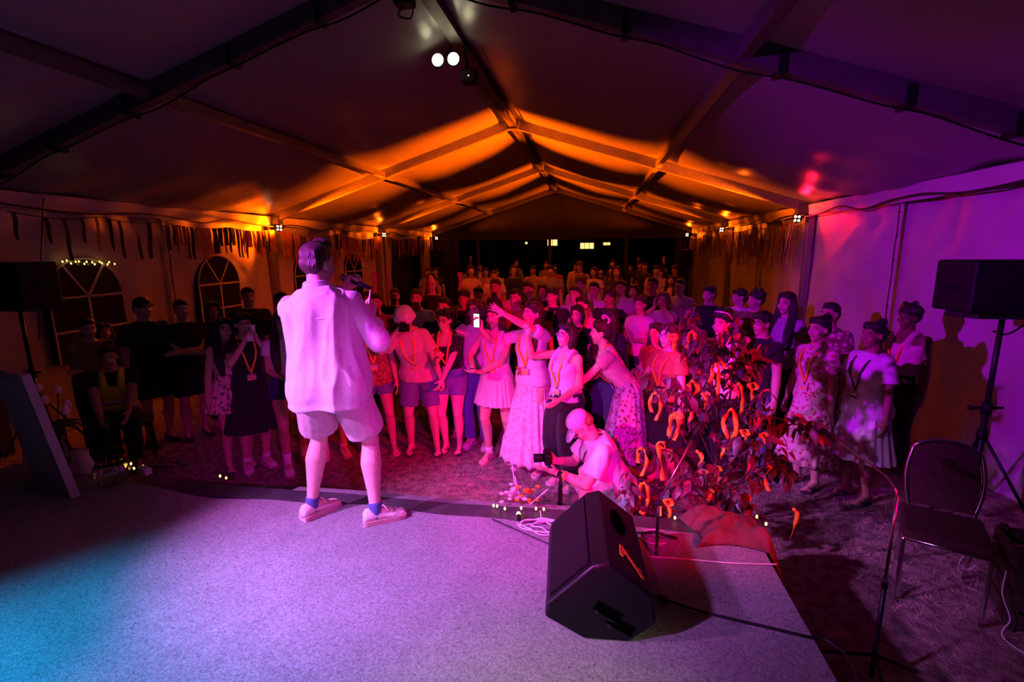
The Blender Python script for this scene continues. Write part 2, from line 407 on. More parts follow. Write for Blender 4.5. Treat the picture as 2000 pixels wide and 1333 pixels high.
def capsule(mb, p0, p1, r0, r1, n=18, flat0=False, flat1=False):
    p0 = Vector(p0); p1 = Vector(p1); d = p1-p0; L = d.length or 1e-4; d = d/L; a = d.orthogonal().normalized(); b = d.cross(a)
    prof = []
    if flat0: prof += [(0, .001), (0, r0)]
    else: prof += [(-r0*math.cos(t), r0*math.sin(t)) for t in (.12, .55, 1.05)]+[(0, r0)]
    prof += [(L*t, r0+(r1-r0)*t) for t in (.33, .66)]
    if flat1: prof += [(L, r1), (L, .001)]
    else: prof += [(L, r1)]+[(L+r1*math.cos(t), r1*math.sin(t)) for t in (1.05, .55, .12)]
    mb.loft([[p0+d*h+(a*math.cos(2*PI*k/n)+b*math.sin(2*PI*k/n))*r for k in range(n)] for h, r in prof])
def chain(mb, pts, rs, n=18):
    for i in range(len(pts)-1): capsule(mb, pts[i], pts[i+1], rs[i], rs[i+1], n)
def ik(S, T, a, b, pole):
    S = Vector(S); T = Vector(T); d = T-S; L = min(d.length, (a+b)*.999); d.normalize()
    T2 = S+d*L; x = (a*a-b*b+L*L)/(2*L); h = math.sqrt(max(0, a*a-x*x))
    p = Vector(pole); p = p-d*p.dot(d); p.normalize()
    return S+d*x+p*h, T2
def superring(z, hw, hd, yc, n=24, e=2.4):
    out = []
    for k in range(n):
        t = 2*PI*k/n; c, s = math.cos(t), math.sin(t)
        out.append(Vector((hw*math.copysign(abs(c)**(2/e), c), yc+hd*math.copysign(abs(s)**(2/e), s), z)))
    return out
RINGS = {
 'f': [(.83, .13, .095, .012), (.88, .16, .11, .018), (.94, .172, .116, .018), (1.01, .153, .104, .01), (1.09, .128, .09, 0), (1.18, .134, .096, -.006), (1.26, .147, .115, -.014), (1.33, .15, .102, -.004), (1.385, .14, .08, .008), (1.425, .095, .066, .016), (1.455, .058, .055, .018)],
 'm': [(.83, .135, .1, .008), (.88, .155, .108, .012), (.94, .162, .112, .012), (1.01, .156, .108, .006), (1.09, .15, .103, 0), (1.18, .158, .108, -.004), (1.27, .172, .118, -.006), (1.34, .176, .11, 0), (1.395, .165, .088, .01), (1.435, .11, .07, .016), (1.465, .065, .058, .018)]}

class Person:
    """hip: pelvis offset; lean: torso forward/side/twist (deg); head: yaw/pitch/roll (deg); feet and hands in local metres for a 1.72 m figure facing -Y."""
    def __init__(P, sex='f', hip=(0, 0, 0), lean=(0, 0, 0), head=(0, 0, 0), feet=None, hands=None, elbows=None, grip=None, palm=None, hdir=None, fat=1., knees=None):
        P.sex = sex; P.fat = fat; P.hip = Vector(hip); P.lean = lean; P.headrot = head
        P.feet = {'L': (.1, 0, 8), 'R': (-.1, 0, -8)}; P.feet.update(feet or {})
        P.hands = {'L': (.26, -.06, .80), 'R': (-.26, -.06, .80)}; P.hands.update(hands or {})
        P.elb = {'L': (.5, .8, -.2), 'R': (-.5, .8, -.2)}; P.elb.update(elbows or {})
        P.knees = {'L': (.15, -1, 0), 'R': (-.15, -1, 0)}; P.knees.update(knees or {})
        P.grip = {'L': 'relax', 'R': 'relax'}; P.grip.update(grip or {})
        P.palm = palm or {}; P.hdir = hdir or {}
        f, s, t = [math.radians(a) for a in lean]
        P.RT = Euler((f, s, t)).to_matrix()          # +f leans forward (toward -Y)
        sw = .152 if sex == 'f' else .178
        P.J = {}
        for k, sg in (('L', 1), ('R', -1)):
            hipj = P.hip+Vector((sg*.088, .005, .905))
            fx, fy, fr = P.feet[k][:3]; fz = P.feet[k][3] if len(P.feet[k]) > 3 else 0
            ank = Vector((fx, fy+.03, .085+fz))
            kn, ank = ik(hipj, ank, .425, .415, P.knees[k])
            sh = P.T((sg*sw, .01, 1.388))
            el, wr = ik(sh, P.hands[k], .275, .245, P.elb[k])
            P.J[k] = dict(hip=hipj, knee=kn, ankle=ank, sh=sh, el=el, wr=wr, foot=math.radians(fr), sg=sg)
        y, p, r = [math.radians(a) for a in P.headrot]
        P.HR = (Euler((0, 0, y)).to_matrix() @ Euler((p, r, 0)).to_matrix())
        P.RTh = Euler((f*.5, s*.5, t)).to_matrix()
        P.neck = P.T((0, .018, 1.44)); 
        P.hc = P.neck + P.RTh @ Vector((0, -.012, .05)) + (P.RTh @ P.HR) @ Vector((0, -.012, .115))
        P.HM = P.RTh @ P.HR
    def T(P, p):
        p = Vector(p); piv = Vector((0, .01, .95)); t = max(0, min(1, (p.z-.9)/.3)); t = t*t*(3-2*t)
        f, s, tw = [math.radians(a)*t for a in P.lean]
        return Euler((f, s, tw)).to_matrix() @ (p-piv)+piv+P.hip
    def H(P, p): return P.hc+P.HM @ Vector(p)
    def torso(P, mb, inf=0., z0=None, z1=None, flare=0., rings=None, n=24, deep=1.):
        R = rings or RINGS[P.sex]; zs = [r[0] for r in R]
        lo = z0 if z0 is not None else zs[0]; hi = z1 if z1 is not None else zs[-1]
        zz = sorted(set([lo, hi]+[z for z in zs if lo < z < hi])); out = []
        for z in zz:
            hw, hd, yc = [float(np.interp(z, zs, [r[i] for r in R])) for i in (1, 2, 3)]
            fl = flare*max(0, (1.25-z)/.4)
            k = P.fat if z < 1.3 else (1+P.fat)/2
            out.append([P.T(q) for q in superring(z, hw*k+inf+fl, (hd*k+inf+fl)*deep, yc, n)])
        mb.loft(out)
    def body(P, voxel, m, root, fingers=True):
        mb = MB(); sx = P.sex; P.torso(mb)
        f = P.fat
        for k in 'LR':
            J = P.J[k]; sg = J['sg']
            for sgn in (1,): mb.sphere(P.T((sg*(.13 if sx == 'f' else .15), .01, 1.362)), .052)
            capsule(mb, J['sh'], J['el'], (.046 if sx == 'f' else .054)*f**.5, (.036 if sx == 'f' else .041)*f**.5)
            mid = J['el'].lerp(J['wr'], .35)
            chain(mb, [J['el'], mid, J['wr']], [(.037 if sx == 'f' else .042), (.037 if sx == 'f' else .043), .024 if sx == 'f' else .028])
            P.handmesh(mb, k, fingers)
            th = J['hip'].lerp(J['knee'], .35)
            chain(mb, [J['hip'], th, J['knee']], [.092*f, (.084 if sx == 'f' else .082)*f, .053])
            cf = J['knee'].lerp(J['ankle'], .3)+Vector((0, .02, 0))
            chain(mb, [J['knee'], cf, J['knee'].lerp(J['ankle'], .72)+Vector((0, .008, 0)), J['ankle']], [.05, .057 if sx == 'f' else .063, .04, .033])
            mb.sphere(J['knee']+Vector((0, -.018, .0)), .043)
            P.footmesh(mb, k)
        # neck and head
        capsule(mb, P.neck+Vector((0, 0, -.04)), P.H((0, .018, -.05)), .056 if sx == 'f' else .064, .048 if sx == 'f' else .056)
        P.headmesh(mb)
        o = mb.build('body', m, root); return soft(o, voxel, 2, None)
    def headmesh(P, mb):
        def E(c, r, rot=None): mb.sphere(P.H(c), r, P.HM if rot is None else P.HM @ rot, 16, 12)
        E((0, .014, .034), (.073, .09, .083)); E((0, -.022, -.028), (.059, .066, .086)); E((0, -.052, -.09), (.03, .03, .026))
        E((0, -.01, -.06), (.052, .05, .05))
        for s in (1, -1):
            E((s*.036, -.058, -.03), (.026, .028, .026)); E((s*.074, .012, -.008), (.009, .02, .032), Euler((0, 0, s*.35)).to_matrix())
        capsule(mb, P.H((-.034, -.074, .03)), P.H((.034, -.074, .03)), .013, .013, 8)
        capsule(mb, P.H((0, -.083, .018)), P.H((0, -.102, -.022)), .0085, .0125, 8)
        for s in (1, -1): mb.sphere(P.H((s*.011, -.094, -.026)), .009, None, 8, 6)
        capsule(mb, P.H((-.018, -.08, -.054)), P.H((.018, -.08, -.054)), .009, .009, 8); capsule(mb, P.H((-.015, -.078, -.066)), P.H((.015, -.078, -.066)), .0095, .0095, 8)
    def handmesh(P, mb, k, fingers=True):
        J = P.J[k]; w = J['wr']; g = P.grip[k]
        d = Vector(P.hdir[k]).normalized() if k in P.hdir else (w-J['el']).normalized()
        pn = Vector(P.palm.get(k, (-J['sg'], 0, 0))); pn = pn-d*pn.dot(d)
        if pn.length < 1e-3: pn = d.orthogonal()
        pn.normalize(); th = d.cross(pn)*(-J['sg'])        # toward the thumb
        J['hd'] = d; J['pn'] = pn; J['th'] = th
        def W(a, b, c): return w+d*a+th*b+pn*c
        mb.sphere(W(.05, 0, 0), (.05, .04, .017), Matrix((d, th, pn)).transposed(), 12, 8); capsule(mb, w, W(.05, .0, 0), .024, .022)
        if not fingers:
            capsule(mb, W(.07, .0, .0), W(.14, .0, .035), .026, .018); capsule(mb, W(.02, .03, .01), W(.07, .055, .02), .014, .011); return
        curl = {'relax': .42, 'open': .06, 'fist': 1.35, 'grip': 1.0, 'flat': .12, 'point': 1.3, 'pinch': .75}[g]; spread = {'open': .22}.get(g, .05)
        lens = (.043, .026, .021)
        for i, (b, l) in enumerate(((.029, .93), (.0098, 1.03), (-.0098, .97), (-.029, .8))):
            c = curl
            if g == 'point' and i == 0: c = .05
            p = W(.085-.004*abs(i-1), b, 0); ang = c*.55; sp = spread*(1.3-i)*.8
            for q in range(3):
                dd = (d*math.cos(ang)+pn*math.sin(ang)); dd = (dd*math.cos(sp)+th*math.sin(sp)*math.cos(ang)).normalized()
                e = p+dd*lens[q]*l; capsule(mb, p, e, .0097-.0008*q, .0091-.0008*q, 8); p = e; ang += c
        ta = .9 if g in ('open', 'flat') else .55; tc = .15 if g in ('open', 'flat') else .6
        p = W(.022, .026, .008); dd = (d*math.cos(ta)+th*math.sin(ta)+pn*(.15+tc*.5)).normalized(); e = p+dd*.045; capsule(mb, p, e, .0145, .0115, 8)
        dd = (dd+d*.5+pn*tc*.6).normalized(); e2 = e+dd*.03; capsule(mb, e, e2, .0112, .009, 8)
    def footfr(P, k):
        J = P.J[k]; a = J['foot']; fz = P.feet[k][3] if len(P.feet[k]) > 3 else 0
        fw = Vector((math.sin(a), -math.cos(a), 0)); rt = Vector((math.cos(a), math.sin(a), 0)); base = Vector((J['ankle'].x, J['ankle'].y, fz)); return base, fw, rt
    def footmesh(P, mb, k):
        b, fw, rt = P.footfr(k); J = P.J[k]
        def W(f, r, z): return b+fw*f+rt*r+Vector((0, 0, z))
        capsule(mb, J['ankle'], W(-.035, 0, .04), .036, .034); capsule(mb, W(-.03, 0, .042), W(.1, 0, .036), .034, .03); capsule(mb, J['ankle'], W(.09, 0, .04), .034, .026)
        for i in range(5):
            r = .032-.015*i; sg = J['sg']; capsule(mb, W(.09, r*-sg, .028), W(.158-.011*i, r*-sg, .024), .017, .0115-.001*i, 8)
    # ---------------- clothes, hair, small things worn (children of the person)
    def dress_top(P, root, m, voxel, name='shirt', inf=.014, hem=.90, sleeve=.55, flare=.012, long=0., fold=(.006, 9, 5, 1), neckz=None, sl_r=.02):
        mb = MB(); P.torso(mb, inf, hem, neckz or (1.445 if P.sex == 'f' else 1.455), flare)
        for k in 'LR':
            J = P.J[k]; r0 = .048 if P.sex == 'f' else .056
            ir = P.T((J['sg']*.11, .01, 1.36))
            capsule(mb, P.T((J['sg']*.06, .015, 1.41)), J['sh']+Vector((0, 0, -.012)), .046, r0+.006)
            if sleeve > 0:
                capsule(mb, ir, J['sh']+Vector((0, 0, -.02)), .055, r0); e = J['sh'].lerp(J['el'], sleeve)
                capsule(mb, J['sh']+Vector((0, 0, -.006)), e, r0+.009, r0+sl_r, 14, False, sleeve < 1)
            if long > 0:
                e2 = J['el'].lerp(J['wr'], long); capsule(mb, J['el'], e2, r0+sl_r*.9, r0*.8+sl_r*.5, 14, False, True)
        return soft(mb.build(name, m, root), voxel, 2, fold)
    def tank(P, root, m, voxel, name='top', inf=.012, hem=.95, top=1.30, strap=.022, fold=(.004, 10, 6, 2), flare=0., spread=.075):
        mb = MB(); P.torso(mb, inf, hem, top, flare)
        R = RINGS[P.sex]; zs = [r[0] for r in R]
        for s in (1, -1):
            def front(z, x, sgn, off=.012):
                hw, hd, yc = [float(np.interp(z, zs, [r[i] for r in R])) for i in (1, 2, 3)]
                yy = hd*max(0, 1-abs(x/hw)**2.4)**(1/2.4); return P.T((x, yc+sgn*(yy+off), z))
            pts = [front(top-.03, s*spread, -1, .006), front(1.36, s*spread, -1), P.T((s*spread, .012, 1.447)), front(1.36, s*spread, 1), front(top-.03, s*spread, 1, .006)]
            mb.tube(bez(pts, 5), strap, 8)
        return soft(mb.build(name, m, root), voxel, 1, fold)
    def skirt(P, root, m, z0=1.06, z1=.5, r1=.27, pleats=22, amp=.012, name='skirt', tiers=(), deep=.8, sway=(0, 0), fold=None, inf=.012, wave=0.):
        R = RINGS[P.sex]; zs = [r[0] for r in R]; rings = []; n = 132
        hwT, hdT, ycT = [float(np.interp(z0, zs, [r[i] for r in R])) for i in (1, 2, 3)]
        N = 22
        for j in range(N+1):
            t = j/N; z = z0+(z1-z0)*t
            hw0, hd0, yc0 = [float(np.interp(max(z, .94), zs, [r[i] for r in R])) for i in (1, 2, 3)]
            hw = max(hw0*P.fat+inf, hwT+inf+(r1-hwT-inf)*t); hd = max(hd0*P.fat+inf, hdT+inf+(r1*deep-hdT-inf)*t)
            tb = 0
            for tz in tiers:
                if z < tz: tb += .02*min(1, (tz-z)/.03)
            zz = z
            ring = []
            for k in range(n):
                a = 2*PI*k/n; pl = amp*(.15+t)*(math.cos(pleats*a+2*math.sin(3*a+t))+.5*math.cos(pleats*.53*a+1+3*t)); c, s = math.cos(a), math.sin(a)
                q = Vector(((hw+tb+pl)*c+sway[0]*t, yc0*(1-t)+(hd+tb+pl)*s+sway[1]*t, zz+(wave*math.sin(3*a+1) if j == N else 0)))
                ring.append(P.T(q) if z > .93 else q+P.hip*(1-.6*t))
            rings.append(ring)
        inner = [[q*.97+Vector((P.hip.x*.03, 0, .012)) for q in rings[-1]], [Vector((q.x*.6, q.y*.6, q.z+.25)) for q in rings[-1]]]
        o = MB().loft(rings+inner).build(name, m, root, True); return o
    def shorts(P, root, m, voxel, name='shorts', top=1.04, frac=.45, inf=.016, loose=.02, fold=(.004, 10, 7, 3), flat=True, taper=1.):
        mb = MB(); P.torso(mb, inf, .81, top)
        for k in 'LR':
            J = P.J[k]; f = P.fat
            if frac <= 1:
                e = J['hip'].lerp(J['knee'], frac); r = (.092+(.056-.092)*frac)*f
                capsule(mb, J['hip']+Vector((0, .005, 0)), e, .098*f+loose*.6, max(.07, r*taper)+loose, 16, False, True)
            else:
                e = J['knee'].lerp(J['ankle'], min(1, frac-1))
                chain(mb, [J['hip'], J['hip'].lerp(J['knee'], .5), J['knee']], [.1*f+loose*.3, .082*f+loose, .06+loose]); capsule(mb, J['knee'], e, .06+loose, .045+loose*taper, 14, False, True)
        return soft(mb.build(name, m, root), voxel, 1, fold, .35)
    def hair(P, root, m, voxel, style='short', name='hair', fold=(.004, 26, 9, 4), seed=0):
        mb = MB(); rnd = random.Random(seed)
        def E(c, r, tilt=0.): mb.sphere(P.H(c), r, P.HM @ Euler((tilt, 0, 0)).to_matrix(), 16, 12)
        if style == 'short':
            E((0, .024, .05), (.08, .092, .079), -.3); E((0, .06, .0), (.072, .058, .07)); E((0, -.03, .098), (.055, .05, .03), .2)
        elif style == 'quiff':
            E((0, .024, .05), (.08, .092, .077), -.3); E((0, .058, .0), (.071, .056, .062)); E((0, -.035, .112), (.06, .052, .036), .35); E((.02, -.06, .098), (.04, .034, .026), .2)
        elif style == 'fringe':
            E((0, .02, .05), (.086, .098, .08), -.15); E((0, .06, -.01), (.078, .06, .08)); E((0, -.05, .082), (.066, .045, .03), .5)
        elif style == 'curly':
            E((0, .02, .055), (.092, .1, .085), -.25); E((0, .06, .01), (.085, .066, .085))
            for i in range(26):
                a = rnd.uniform(0, 2*PI); h = rnd.uniform(0, 1); r = .085*math.sqrt(1-h*h*.8); mb.sphere(P.H((r*math.cos(a), .03+r*math.sin(a)*.9*(1 if math.sin(a) > 0 else .75), .045+.1*h)), .026, None, 8, 6)
        elif style == 'bald':
            E((0, .03, .042), (.076, .086, .074), -.45); E((0, .06, .0), (.07, .056, .06))
        else:
            E((0, .024, .045), (.082, .096, .083), -.3); E((0, .055, .0), (.076, .062, .08))
            for s in (1, -1): E((s*.038, -.014, .074), (.044, .062, .04), -.45)
            if style in ('long', 'longback'):
                for s in (1, -1):
                    fr = P.T((s*.105, -.1 if style == 'long' else .05, 1.3)); fr2 = P.T((s*.1, -.13 if style == 'long' else .1, 1.14))
                    chain(mb, [P.H((s*.066, .0, .05)), P.H((s*.078, .012, -.03)), P.H((s*.08, .01, -.11)), fr, fr2], [.03, .034, .044, .05, .03])
                chain(mb, [P.H((0, .07, .03)), P.H((0, .07, -.06)), P.T((0, .095, 1.36)), P.T((0, .12, 1.2))], [.06, .07, .085, .05])
            elif style == 'bob':
                for s in (1, -1): chain(mb, [P.H((s*.066, .0, .05)), P.H((s*.078, .012, -.03)), P.H((s*.072, .0, -.105))], [.026, .03, .026])
                chain(mb, [P.H((0, .07, .03)), P.H((0, .06, -.09))], [.06, .062])
            elif style == 'pony':
                chain(mb, [P.H((0, .1, .06)), P.H((0, .15, .02)), P.H((0, .14, -.1)), P.H((0, .11, -.2))], [.022, .034, .03, .012])
            elif style == 'sidepony':
                chain(mb, [P.H((.05, .05, -.03)), P.H((.085, .0, -.11)), P.T((.1, -.105, 1.3)), P.T((.09, -.13, 1.18))], [.03, .034, .034, .014])
            elif style == 'bun':
                E((0, .085, .11), (.042, .042, .04))
        return soft(mb.build(name, m, root), voxel, 1, fold)
    def face(P, root, m_brow, smile=.3, mouth=True):
        for s in (1, -1):
            mb = MB(); mb.sphere(P.H((s*.031, -.0765, .0085)), (.0125, .0055, .0046), P.HM, 10, 6); o = mb.build('eye', M_EYEW, root, True)
            MB().sphere(P.H((s*.031, -.081, .0085)), (.0058, .0035, .0048), P.HM, 8, 6).build('iris', M_EYE, o, True)
            pts = [P.H((s*.015, -.0855, .026)), P.H((s*.032, -.0865, .033)), P.H((s*.05, -.0755, .026))]
            MB().tube(bez(pts, 3), [.003, .004, .0043, .0043, .004, .003, .0018], 5).build('eyebrow', m_brow, root, True)
        if mouth:
            w = .024+.006*smile; pts = [P.H((-w, -.0825, -.06+.012*smile)), P.H((-w*.5, -.0888, -.0605)), P.H((0, -.0905, -.0615)), P.H((w*.5, -.0888, -.0605)), P.H((w, -.0825, -.06+.012*smile))]
            if smile > .6: MB().tube(bez(pts, 3), [.002]+[.0055]*11+[.002], 6).build('teeth', M_TEETH, root, True)
            MB().tube(bez([p+P.HM @ Vector((0, .0, -.0065 if smile > .6 else 0)) for p in pts], 3), [.002]+[.0052]*11+[.002], 6).build('mouth', M_LIP, root, True)
    def glasses(P, root):
        mb = MB()
        for s in (1, -1):
            mb.tube([P.H((s*.033+.024*math.cos(a), -.092, .006+.019*math.sin(a))) for a in [2*PI*k/14 for k in range(14)]], .0022, 5, closed=True)
            mb.tube([P.H((s*.057, -.09, .01)), P.H((s*.076, -.02, .008)), P.H((s*.078, .02, 0))], .002, 5)
        mb.tube([P.H((-.009, -.093, .008)), P.H((.009, -.093, .008))], .002, 5)
        o = mb.build('glasses', M_GLASSF, root)
        for s in (1, -1): MB().tube([P.H((s*.033, -.0925, .006)), P.H((s*.033, -.0915, .006))], .022, 14).build('lens', M_LENS, o)
    def surf(P, z, x, sgn=-1, off=.02):
        R = RINGS[P.sex]; zs = [r[0] for r in R]
        hw, hd, yc = [float(np.interp(z, zs, [r[i] for r in R])) for i in (1, 2, 3)]
        k = P.fat if z < 1.3 else (1+P.fat)/2
        return P.T((x, yc+sgn*(hd*k*max(0, 1-abs(x/(hw*k))**2.4)**(1/2.4)+off), z))
    def lanyard(P, root, m, z=1.1, x=0., off=.03, badge=True, mb_badge=None, wd=.009):
        for s in (1, -1):
            pts = [P.T((s*.03, .085, 1.45)), P.T((s*.068, .03, 1.475)), P.surf(1.38, s*.07, -1, off*.9), P.surf(1.28, s*.055+x*.5, -1, off), P.surf(1.18, s*.028+x, -1, off), P.surf(z, x, -1, off)]
            pts = bez(pts, 4); mb = MB(); vs = []
            for i, p in enumerate(pts):
                d = (pts[min(i+1, len(pts)-1)]-pts[max(i-1, 0)]).normalized(); n = (P.RT @ Vector((0, -1, .15))).normalized(); a = d.cross(n).normalized()
                vs += [p+a*wd, p-a*wd, p-a*wd-n*.003, p+a*wd-n*.003]
            mb.add(vs, [(i*4+k, i*4+(k+1) % 4, i*4+4+(k+1) % 4, i*4+4+k) for i in range(len(pts)-1) for k in range(4)]); L = mb.build('lanyard', m, root)
        if badge:
            c = P.surf(z-.05, x, -1, off+.006); o = MB().box(c, (.085, .004, .062), P.RT).build('badge', mb_badge or M_BADGE, root)
            MB().box(c+P.RT @ Vector((0, -.004, -.012)), (.07, .003, .016), P.RT).build('print_bar', m, o)
            MB().box(P.surf(z-.012, x, -1, off+.004), (.014, .006, .026), P.RT).build('clip', M_CLIP, o)
    def shoe(P, root, k, m, msole, high=0., name='shoe', laces=None):
        b, fw, rt = P.footfr(k); J = P.J[k]
        prof = [(-.075, .03, .068+high*.5), (-.06, .038, .085+high), (-.02, .04, .09+high), (.03, .042, .078+high*.2), (.08, .046, .062), (.13, .048, .052), (.165, .04, .044), (.185, .02, .034)]
        rings = []
        for f, hw, h in prof:
            ring = []
            for i in range(16):
                a = 2*PI*i/16; c, s = math.cos(a), math.sin(a); ring.append(b+fw*f+rt*(hw*c)+Vector((0, 0, .018+(h-.018)*(.5+.5*s)*(1 if s > -.2 else .9))))
            rings.append(ring)
        o = MB().loft(rings).build(name, m, root, True)
        sole = [b+fw*f+rt*(sg*(hw+.005))+Vector((0, 0, 0)) for sg, seq in ((1, prof), (-1, prof[::-1])) for f, hw, h in seq]
        MB().prism(sole, (0, 0, .026)).build('sole', msole, o)
        if laces:
            for i in range(4):
                f = .02+i*.024; z = float(np.interp(f, [p[0] for p in prof], [p[2] for p in prof]))+.002
                MB().tube(bez([b+fw*f+rt*-.022+Vector((0, 0, z-.008)), b+fw*(f+.006)+Vector((0, 0, z+.004)), b+fw*f+rt*.022+Vector((0, 0, z-.008))], 3), .0035, 5).build('lace', laces, o, True)
        return o
    def sock(P, root, k, m, h=.16):
        J = P.J[k]; b, fw, rt = P.footfr(k); d = (J['knee']-J['ankle']).normalized()
        MB().tube([b+Vector((0, 0, .04)), J['ankle'], J['ankle']+d*max(.01, (h-.085))*.6, J['ankle']+d*max(.02, (h-.085))], [.04, .041, .0405, .043], 14).build('sock', m, root, True)
    def sandal(P, root, k, m, msole):
        b, fw, rt = P.footfr(k)
        prof = [(-.072, .026), (-.05, .036), (0, .036), (.06, .042), (.11, .048), (.15, .043), (.175, .022)]
        pts = [b+fw*f+rt*(sg*hw) for sg, seq in ((1, prof), (-1, prof[::-1])) for f, hw in seq]
        o = MB().prism(pts, (0, 0, .02)).build('sandal', msole, root)
        for f, z, hw in ((.05, .068, .042), (.1, .056, .047)):
            pts = [b+fw*(f+.0)+rt*(hw*math.cos(a))+Vector((0, 0, .012+(z-.008)*math.sin(a))) for a in [PI*i/8 for i in range(9)]]
            vs = []
            for p in pts: vs += [p+fw*.016, p-fw*.016]
            MB().add(vs, [(2*i, 2*i+1, 2*i+3, 2*i+2) for i in range(8)]).build('strap', m, o, True)
        return o

M_EYE = mat('eye_dark', (.03, .018, .012), .15, vary=.1); M_EYEW = mat('eye_white', (.62, .58, .55), .25, vary=.03)
M_LIP = mat('lips', (.36, .11, .1), .45, vary=.1, vscale=60); M_TEETH = mat('teeth', (.75, .72, .66), .3, vary=.03)
M_GLASSF = mat('glasses_frame', (.02, .018, .018), .3, vary=.2); M_LENS = mat('glasses_lens', (.6, .6, .62), .08, alpha=.22, vary=.02)
M_BADGE = mat('badge_card', (.72, .62, .55), .35, color2=(.5, .3, .2), vscale=60); M_CLIP = mat('badge_clip', (.5, .5, .5), .3, metal=1, vary=.05)
def skin(i):
    c = ((.62, .40, .30), (.56, .34, .25), (.48, .28, .19), (.30, .16, .10), (.68, .46, .36), (.16, .08, .05))[i]
    return mat('skin_%s' % 'abcdef'[i], c, .5, spec=.35, bump=.05, bscale=160, color2=tuple(x*.9 for x in c), vscale=30)
def hairm(i):
    c = ((.012, .009, .008), (.035, .018, .011), (.075, .038, .02), (.2, .12, .055), (.3, .2, .11), (.1, .03, .015))[i]
    return mat('hair_%s' % 'abcdef'[i], c, .42, spec=.5, bump=.55, bscale=30, stretch=(6, 6, 1), color2=tuple(x*.45 for x in c), vscale=26)
def cloth(name, c, c2=None, kind='noise', vs=30., rough=.85, sheen=.15):
    return mat('cloth_'+name, c, rough, spec=.2, bump=.15, bscale=260, sheen=sheen, color2=c2 or tuple(x*.88 for x in c), kind=kind, vscale=vs)
def person(label, x, y, H, rz=None, z=0., group=None, look=(-1.5, 2.8)):
    if rz is None: rz = math.atan2(look[0]-x, -(look[1]-y))
    r = empty('person', (x, y, z), rz, label, 'person', group); s = H/1.72; r.scale = (s, s, s); return r

# ------------------------------------------------------------------ stage props
m_grille = mat('steel_grille', (.008, .008, .009), .6, spec=.2, kind='spots', color2=(.004, .004, .004), vscale=220)
m_yellow = mat('yellow_print', (.9, .85, .04), .5, vary=.05); m_grey = mat('grey_print', (.45, .44, .45), .5, vary=.05)
# monitor wedge: octagonal cabinet lying on the stage
wd = empty('floor_monitor', (.04, 2.28, STZ), .06, 'black wedge stage monitor with a yellow zigzag mark, lying on the carpet', 'loudspeaker')
prof = [(-.23, .17), (-.035, .365), (.035, .385), (.225, .235), (.245, .1), (.13, 0.), (-.07, 0.), (-.245, .1)]
L2 = .33
o = MB().prism([(x, -L2, z) for x, z in prof], (0, 2*L2, 0)).build('cabinet', m_black, wd); bevel(o, .012, 3)
# end cap with raised rim and two pocket grips (shade painted as black plates)
o = MB().prism([(x*.97, -L2-.006, z*.97+.006) for x, z in prof], (0, .03, 0)).build('end_panel', mat('cabinet_end', (.006, .006, .007), .5, spec=.2, bump=.15, bscale=300), wd); bevel(o, .006)
for i in range(2):
    cx, cz = (.035+.055*i, .15-.065*i)
    rot = Euler((0, .5, 0)).to_matrix()
    o = MB().box((cx, -L2-.0055, cz), (.13, .004, .05), rot).build('grip_shade', mat('pocket_shade', (.0012, .0012, .0012), .95, spec=.0, vary=.2), wd); bevel(o, .005)
    o = MB().tube([Vector((cx, -L2-.014, cz))+rot @ Vector((a, 0, -.02-.008*math.cos(a*22))) for a in (-.055, -.03, 0, .03, .055)], .0065, 8).build('grip_bar', m_black, wd, True)
edge = [Vector((x, -L2-.004, z)) for x, z in (prof[0], prof[1], prof[2])]
MB().tube(edge, .007, 8).build('edge_moulding', mat('satin_black', (.035, .034, .038), .3, vary=.1), wd, True)
# grille on the left sloped face, handle recess (shade painted black) and mark on the right sloped face
def onface(i, s, t, off=.004):
    a = Vector((prof[i][0], 0, prof[i][1])); b = Vector((prof[(i+1) % 8][0], 0, prof[(i+1) % 8][1])); d = b-a; n = Vector((-d.z, 0, d.x)).normalized()
    if n.dot((a+b)/2-Vector((0, 0, .18))) < 0: n = -n
    p = a+d*s+n*off; return Vector((p.x, t*L2, p.z))
o = MB().add([onface(0, s, t) for s, t in ((.06, -.9), (.94, -.9), (.94, .9), (.06, .9))], [(0, 1, 2, 3)]).build('grille', m_grille, wd)
sd = o.modifiers.new('solid', 'SOLIDIFY'); sd.thickness = .006
hp = [onface(2, .42+.2*math.cos(a), .32+.34*math.sin(a), .003) for a in [2*PI*k/18 for k in range(18)]]
MB().prism(hp, onface(2, 0, 0, -.004)-onface(2, 0, 0, .0)).build('handle_shade', MATS['pocket_shade'], wd)
def bar2(p, q, w, name='zigzag_mark', i=2, m=m_yellow):
    a = onface(i, *p, .004); b = onface(i, *q, .004); n = (onface(i, 0, 0, 1)-onface(i, 0, 0, 0)).normalized(); d = (b-a).normalized(); c = d.cross(n)*w
    MB().prism([a+c, b+c, b-c, a-c], n*.003).build(name, m, wd)
bar2((.33, -.62), (.36, -.36), .009); bar2((.36, -.36), (.80, -.80), .009); bar2((.80, -.80), (.74, -.62), .009); bar2((.33, -.62), (.42, -.5), .007)
for k in range(4): bar2((.2+.1*k, .8), (.26+.1*k, .8), .012, 'maker_mark', 0, m_grey)
MB().tube([(.0, .25, .05), (.1, .4, .02)], .004, 6).build('rear_cable_stub', m_black, wd)

